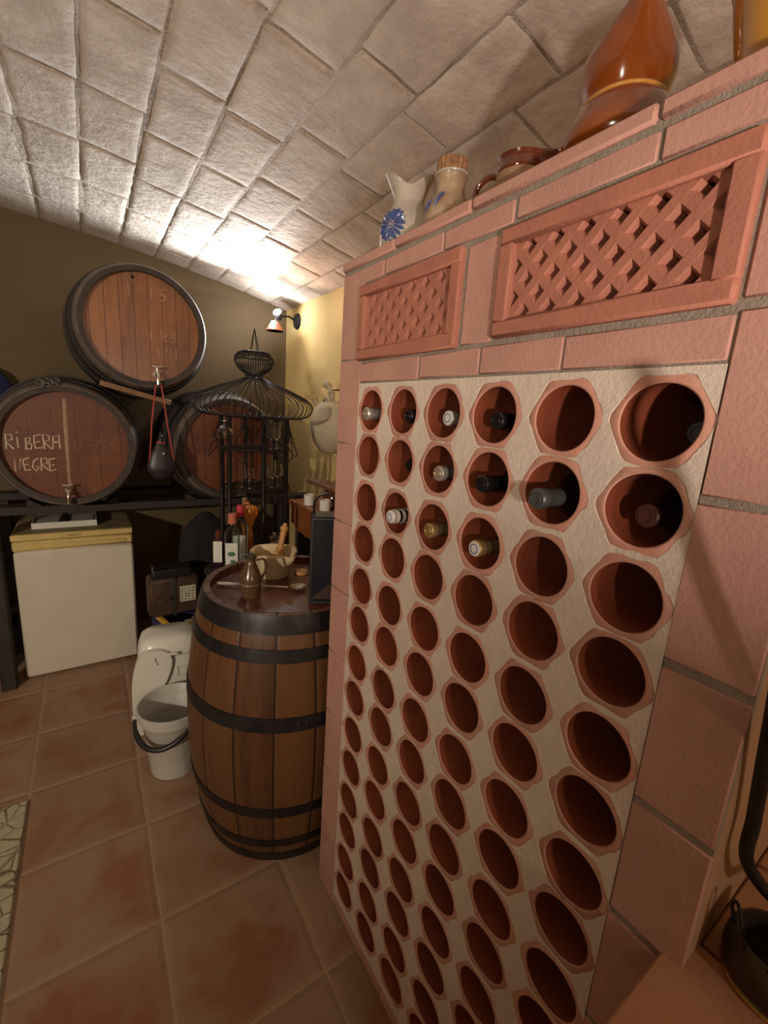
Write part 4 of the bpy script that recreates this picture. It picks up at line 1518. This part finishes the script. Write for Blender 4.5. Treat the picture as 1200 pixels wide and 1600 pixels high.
# small orange lid disc by the bag
o = MB().lathe([(.0001, 0), (.028, 0), (.030, .006), (.026, .014), (.0001, .016)], 28)
lo = o.build('wooden_coaster', 'pale_wood')
lo.location = (.70, 1.60, BT)
tag(lo, 'little orange wooden disc between mortar and black carrier', 'coaster')

# ------------------------------------------------------------------ black wrapped stool with bottles behind the barrel
st = thing('side_stool', 'round stand draped in black plastic behind the barrel, carrying bottles', 'stand', (.53, 1.99, 0))


def fold(x, y, z, a):
    k = 1 + (.035 * math.sin(a * 9) + .02 * math.sin(a * 17 + 1)) * (1 - z / .9) + .012 * math.sin(a * 13)
    return x * k, y * k, z


MB().lathe([(.124, .0), (.123, .2), (.122, .5), (.122, .78), (.121, .852), (.115, .86), (.0001, .861)], 90, fn=fold).build('plastic_drape', 'black_plastic', st)
MB().tube([(math.cos(a) * .122, math.sin(a) * .122, .845 + .004 * math.sin(5 * a)) for a in [2 * PI * i / 40 for i in range(40)]], .008, 8, closed=True).build('rolled_edge', 'black_plastic', st)
SZ = .862


def square_bottle(name, label, loc, w, h, neck, glass, capm, caph, rotz=0):
    o = thing(name, label, 'bottle', loc, (0, 0, rotz), 'spirit bottles on the black stand')

    def sq(x, y, z, a):
        t = max(0, min(1, (h * .78 - z) / (h * .08)))
        ca, sa = math.cos(a), math.sin(a)
        q = (abs(ca) ** 5 + abs(sa) ** 5) ** (-.2)
        q = 1 + (q - 1) * t
        return x * q, y * q, z
    pr = [(w * .9, 0), (w, .006), (w, h * .62), (w * .97, h * .68), (w * .72, h * .76), (neck * 1.05, h * .82), (neck, h * .86), (neck, h * .99)]
    MB().lathe(pr, 48, fn=sq).build('glass_body', glass, o)
    MB().lathe([(neck * 1.25, h * .99 - caph), (neck * 1.3, h * .99 - caph + .002), (neck * 1.25, h), (.0001, h + .001)], 28).build('cap', capm, o)
    return o


g1 = square_bottle('gin_bottle', 'clear square gin bottle with pink foil neck, highest on the black stand', (.562, 1.995, SZ), .034, .285, .0135, 'gin_glass', 'pink_foil', .05, R(-22))
MB().box(-.027, .027, -.0382, -.0372, .02, .15).build('label', 'label_white', g1)
g2 = square_bottle('gin_bottle', 'clear bottle with salmon cap and green and white label, front of the stand', (.508, 1.93, SZ), .031, .262, .0145, 'gin_glass', 'salmon_cap', .042, R(-22))
lb = MB().box(-.026, .026, -.0352, -.0342, .015, .135).build('label', 'label_white', g2)
o = MB()
o.sphere((0, -.0352, .085), .014, 12, 1.2, .05, .8)
o.sphere((.006, -.0352, .05), .010, 12, 1.2, .05, .8)
o.box(-.02, .02, -.0357, -.0351, .022, .036)
o.build('green_print', 'label_green', lb)
g3 = square_bottle('liqueur_bottle', 'short dark bottle with plain white label at the stand edge', (.468, 2.02, SZ), .024, .165, .010, 'purple_dark', 'brown_glaze', .03, R(-22))
MB().box(-.019, .019, -.0262, -.0252, .02, .12).build('label', 'label_white', g3)
g4 = thing('liqueur_bottle', 'bottle in crumpled amber cellophane with a corked neck', 'bottle', (.612, 2.058, SZ), (0, 0, 0), 'spirit bottles on the black stand')
MB().lathe(smooth_prof([(.026, 0), (.028, .01), (.028, .11), (.022, .15), (.014, .18), (.013, .285)], 3), 28).build('glass_body', 'rust_wrap', g4)


def crump(x, y, z, a):
    k = 1 + .12 * math.sin(5 * a + z * 40) + .06 * math.sin(11 * a)
    return x * k, y * k, z


MB().lathe(smooth_prof([(.020, .15), (.034, .19), (.042, .225), (.040, .26), (.020, .272)], 4), 44, fn=crump).build('cellophane', 'cellophane', g4)
MB().cyl((-.01, 0, .27), (-.012, 0, .305), .0125, 16).build('stopper', 'cork', g4)

# ------------------------------------------------------------------ wire pavilion (etagere) with glasses
CX, CYY = .705, 2.25
cg = thing('wire_pavilion', 'tall black wire pavilion shelf with onion dome holding glasses', 'shelf stand', (CX, CYY, 0), (0, 0, .3))
RBODY = .165
for k in range(6):
    a = 2 * PI * k / 6 + .2
    x, y = RBODY * math.cos(a), RBODY * math.sin(a)
    MB().rbox(x - .009, x + .009, y - .009, y + .009, 0, 1.545, .002).build('post', 'black_iron', cg)


def ring(mb, r, z, t, n=48):
    mb.tube([(math.cos(q) * r, math.sin(q) * r, z) for q in [2 * PI * i / n for i in range(n)]], t, 6, closed=True)


for z in (.35, .80, 1.185, 1.385):
    o = MB()
    ring(o, RBODY - .006, z, .005)
    for k in range(-5, 6):
        y = k * .028
        hw_ = math.sqrt((RBODY - .006) ** 2 - y * y)
        o.tube([(-hw_, y, z), (hw_, y, z)], .0018, 5)
    o.build('shelf', 'black_iron', cg)
o = MB()
for k in range(36):
    a = 2 * PI * k / 36
    if (k % 6) in (0, 1, 2, 3, 4, 5) and -0.2 < math.sin(a + .3 + .6) + .3:
        x, y = (RBODY + .002) * math.cos(a), (RBODY + .002) * math.sin(a)
        o.tube([(x, y, .02), (x, y, 1.54)], .0014, 5)
o.build('body_wires', 'black_iron', cg)
dome = smooth_path([(.045, 0, 1.735), (.10, 0, 1.715), (.20, 0, 1.675), (.275, 0, 1.635), (.293, 0, 1.60), (.275, 0, 1.565), (.235, 0, 1.548)], 5)
o = MB()
for k in range(48):
    a = 2 * PI * k / 48
    o.tube([(p.x * math.cos(a), p.x * math.sin(a), p.z) for p in dome], .0019, 6)
ring(o, .235, 1.548, .004)
ring(o, .165, 1.546, .006)
for k in range(6):
    a = 2 * PI * k / 6 + .2
    o.tube([(.165 * math.cos(a), .165 * math.sin(a), 1.546), (.235 * math.cos(a), .235 * math.sin(a), 1.548)], .003, 6)
o.build('dome', 'black_iron', cg)
bulb = smooth_path([(.040, 0, 1.735), (.046, 0, 1.755), (.074, 0, 1.776), (.092, 0, 1.805), (.092, 0, 1.832), (.072, 0, 1.856), (.03, 0, 1.860)], 4)
o = MB()
for k in range(48):
    a = 2 * PI * k / 48
    o.tube([(p.x * math.cos(a), p.x * math.sin(a), p.z) for p in bulb], .0019, 6)
for r_, z in ((.041, 1.733), (.041, 1.745), (.092, 1.835), (.03, 1.858)):
    ring(o, r_, z, .0035)
o.build('onion_finial', 'black_iron', cg)
o = MB()
for k in range(4):
    a = PI / 2 * k + .4
    o.tube([(.026 * math.cos(a), .026 * math.sin(a), 1.857), (.001 * math.cos(a), .001 * math.sin(a), 1.965)], .002, 6)
o.sphere((0, 0, 1.965), .0035, 8)
o.build('spire', 'black_iron', cg)
# looped swags between the posts
o = MB()
for k in range(6):
    a0, a1 = 2 * PI * k / 6 + .2, 2 * PI * (k + 1) / 6 + .2
    for (dep, rad) in ((.12, .03), (.19, .055)):
        pts = []
        for i in range(17):
            t = i / 16
            a = a0 + (a1 - a0) * t
            r_ = RBODY + .008 + rad * math.sin(PI * t)
            pts.append((r_ * math.cos(a), r_ * math.sin(a), 1.535 - dep * math.sin(PI * t) ** .7))
        o.tube(pts, .0028, 6)
o.build('swag', 'black_iron', cg)


def wine_glass(name, label, loc, s=1.0, flip=False, group='wine glasses inside the wire pavilion', tall=False):
    o = thing(name, label, 'glass', loc, (PI if flip else 0, 0, 0), group)
    b_ = [(.030, .075), (.034, .095), (.031, .125), (.028, .15)] if not tall else [(.018, .07), (.021, .10), (.022, .14), (.022, .17)]
    inner = [(p[0] - .0015, p[1]) for p in b_[::-1]]
    pr = smooth_prof([(.030, 0), (.028, .002), (.006, .005), (.0035, .012), (.0035, .055), (.012, .064)] + b_, 3) + inner + [(.010, .068), (.0001, .066)]
    pr = [(a * s, z * s) for a, z in pr]
    MB().lathe(pr, 28).build('stemmed_glass', 'clear_glass', o)
    return o


wine_glass('wine_glass', 'wine glass second from the outer post, standing on the pavilion shelf', (.655, 2.165, 1.191), .72)
wine_glass('wine_glass', 'rightmost wine glass on the left side of the pavilion shelf', (.718, 2.125, 1.191), .80)
wine_glass('wine_glass', 'narrow glass at the left outer end of the pavilion shelf', (.628, 2.205, 1.191), .70, tall=True)
for k, (x, y, z, s) in enumerate(((.775, 2.17, 1.191, .85), (.82, 2.21, 1.191, .8), (.79, 2.27, 1.191, .9), (.76, 2.155, 1.391, .72), (.81, 2.205, 1.391, .78), (.83, 2.27, 1.391, .7))):
    wine_glass('stemmed_glass', 'glass among those crowded at the yellow wall side of the wire pavilion, %s shelf' % ('lower' if k < 3 else 'upper'), (x, y, z), s, tall=(k % 2 == 0), group='glasses crowded at the wall side of the pavilion, %s shelf' % ('lower' if k < 3 else 'upper'))
# decanter-like glass hung under the dome
hg = thing('hanging_goblet', 'cut glass goblet hanging upside down below the left edge of the dome', 'glass', (.535, 2.16, 1.525), (PI, 0, 0))


def facet(x, y, z, a):
    k = 1 + .03 * math.cos(12 * a)
    return x * k, y * k, z


MB().lathe([(.018, 0), (.016, .003), (.004, .006), (.004, .018), (.015, .024), (.036, .045), (.040, .065), (.034, .088), (.032, .088), (.038, .064), (.034, .047), (.012, .028), (.0001, .027)], 48, fn=facet).build('goblet', 'clear_glass', hg)
MB().tube([(0, 0, 0), (-.004, 0, -.03)], .0015, 6).build('hook', 'black_iron', hg)
# dark ball candle and gold cup and dried flowers lower in the pavilion
o = MB()
rnd = random.Random(2)
for k in range(16):
    o.sphere((rnd.uniform(-.03, .03), rnd.uniform(-.03, .03), .07 + rnd.uniform(-.01, .05)), .013, 8)
vf = thing('dried_flowers', 'small bunch of white dried flowers inside the lower pavilion', 'flowers', (.815, 2.19, .806))
o.build('blossom', 'flower_white', vf)
MB().lathe([(.02, 0), (.024, .03), (.018, .07), (.016, .07), (.02, .03), (.0001, .005)], 20).build('vase', 'black_plastic', vf)
o = MB()
for k in range(12):
    a = 2 * PI * k / 12
    o.tube([(0, 0, .05), (math.cos(a) * .03, math.sin(a) * .03, .11 + .01 * (k % 3))], [.002, .006], 5, flat=.3)
o.build('leaf', 'leaf', vf)

gc = MB().lathe([(.022, 0), (.024, .004), (.024, .075), (.021, .075), (.021, .01), (.0001, .01)], 24)
go = gc.build('candle_cup', 'gold')
go.location = (.76, 2.13, .806)
tag(go, 'small gold coloured candle cup inside the lower pavilion', 'candle holder')

# ------------------------------------------------------------------ wall console with cups
ws = thing('wall_console', 'varnished reddish wooden console table against the yellow wall', 'console', (.955, 2.35, 0))
hx = XW - .955
MB().rbox(-.012, hx - .002, -.72, .02, 1.062, 1.085, .004).build('top', 'shelf_wood', ws)
pts = [(0.0, 1.062), (0.0, .955)] + [(-.03 - .03 * i, .955 - .035 * math.sin(PI * min(1, i / 5.0) * .5) * (1 + .15 * math.cos(i * 2.1))) for i in range(1, 20)] + [(-.70, .955), (-.70, 1.062)]
MB().prism(pts, .0, .018, 'x').build('apron', 'shelf_wood', ws)
MB().rbox(.018, hx - .002, -.006, .012, .96, 1.062, .003).build('side_panel', 'shelf_wood', ws)
o = MB()
for y in (-.10, -.135):
    o.cyl((-.0008, y, .995), (.002, y, .995), .006, 12)
o.build('peg_hole', 'ink', ws)
for (x, y) in ((.01, -.68), (hx - .05, -.68), (hx - .05, -.02)):
    MB().rbox(x, x + .035, y - .0175, y + .0175, 0, 1.062, .003).build('leg', 'shelf_wood', ws)

for (x, y, lab) in ((.985, 2.17, 'white porcelain cup farther from the rack on the console corner'), (1.0, 2.005, 'white porcelain cup nearer to the rack edge on the wooden console')):
    c_ = thing('porcelain_cup', lab, 'cup', (x, y, 1.086), (0, 0, 0), 'white cups on the console')
    MB().lathe(smooth_prof([(.020, 0), (.026, .003), (.0285, .02), (.0285, .062)], 3) + [(.0262, .062), (.0262, .02), (.018, .006), (.0001, .006)], 32).build('cup_body', 'porcelain', c_)
    MB().tube(smooth_path([(.027, .006, .05), (.042, .008, .045), (.042, .008, .022), (.027, .006, .016)], 5), .0035, 8).build('handle', 'porcelain', c_)

rb = thing('clay_pot', 'glossy red brown clay pot behind the white cups on the console', 'pot', (1.10, 2.10, 1.086))
MB().lathe(smooth_prof([(.035, 0), (.05, .008), (.062, .04), (.055, .08), (.045, .098), (.05, .108)], 4) + [(.045, .108), (.04, .098), (.055, .05), (.0001, .01)], 40).build('body', 'brown_glaze', rb)
MB().tube(smooth_path([(.02, .05, .085), (.03, .085, .08), (.03, .09, .05), (.02, .06, .03)], 5), .006, 8).build('handle', 'brown_glaze', rb)
wb = MB()
wb.T = Matrix.Translation((1.06, 2.17, 1.209)) @ Matrix.Rotation(R(2), 4, 'Y')
wb.rbox(-.055, .055, -.26, .10, -.010, .010, .004)
wbo = wb.build('cutting_board', 'board_wood')
tag(wbo, 'brown wooden board laid across the clay pot on the console', 'board')

# ------------------------------------------------------------------ amphora on the wall
am = thing('wall_flask', 'round pale clay pilgrim flask with small lugs hung on the yellow wall', 'flask', (1.185, 2.35, 1.52))
o = MB()


def flat_(x, y, z, a):
    return x * .62, y, z


o.lathe(smooth_prof([(.001, -.165), (.07, -.155), (.135, -.10), (.165, -.02), (.160, .04), (.125, .10), (.07, .13), (.035, .14), (.028, .17), (.032, .19)], 5) + [(.026, .19), (.024, .15), (.0001, .14)], 56, fn=flat_)
o.build('body', 'amphora', am)
o = MB()
o.tube(smooth_path([(-.01, .115, .10), (-.02, .155, .125), (-.03, .165, .155)], 5), [.016] * 5 + [.02] * 6, 12)
o.build('spout', 'amphora', am)
o = MB()
o.tube(smooth_path([(-.01, -.02, .185), (-.01, .02, .225), (-.01, .05, .235)], 5), [.014] * 5 + [.022] * 6, 12)
o.build('mouth', 'amphora', am)
o = MB()
o.tube(smooth_path([(-.02, -.06, .105), (-.03, -.03, .150), (-.03, .02, .152), (-.02, .06, .105)], 5), .008, 10)
o.build('handle', 'amphora', am)
o = MB().cyl((.0, 0, .20), (XW - 1.185 - .001, 0, .22), .004, 8)
o.build('hook', 'black_iron', am)

# ------------------------------------------------------------------ wall spot lamp
wl = thing('wall_lamp', 'black wall spotlight with coppery shade and lit bulb near the ceiling corner', 'lamp', (XW, 3.22, 2.235))
o = MB()
o.T = Matrix.Rotation(-PI / 2, 4, 'Y')
o.lathe([(.052, 0), (.056, .006), (.050, .018), (.02, .026), (.0001, .027)], 32)
o.build('wall_plate', 'black_iron', wl)
MB().tube(smooth_path([(-.02, 0, 0), (-.07, -.005, .02), (-.115, -.02, .012), (-.15, -.04, .0)], 5), .007, 10).build('arm', 'black_iron', wl)
hdl = Vector((-.18, -.065, .02))
dirv = Vector((-.55, -.62, .55)).normalized()
rot = dirv.to_track_quat('Z', 'Y').to_matrix().to_4x4()
o = MB()
o.T = Matrix.Translation(hdl) @ rot
o.lathe([(.012, -.06), (.016, -.055), (.022, -.03), (.034, .0), (.034, .003), (.032, .0), (.019, -.03), (.0001, -.045)], 32)
o.build('lamp_head', 'black_iron', wl)
o = MB()
o.T = Matrix.Translation(hdl + dirv * .006) @ rot
o.sphere((0, 0, 0), .024, 16, 1, 1, .6)
o.build('bulb', 'bulb', wl)
o = MB()
o.T = Matrix.Translation((-.20, -.075, -.105))
o.lathe([(.062, 0), (.060, .004), (.026, .062), (.023, .062), (.057, .004), (.059, .0)], 36)
o.build('shade', 'copper', wl)
MB().tube([(-.20, -.075, -.043), (-.19, -.07, -.02)], .005, 8).build('shade_stem', 'black_iron', wl)
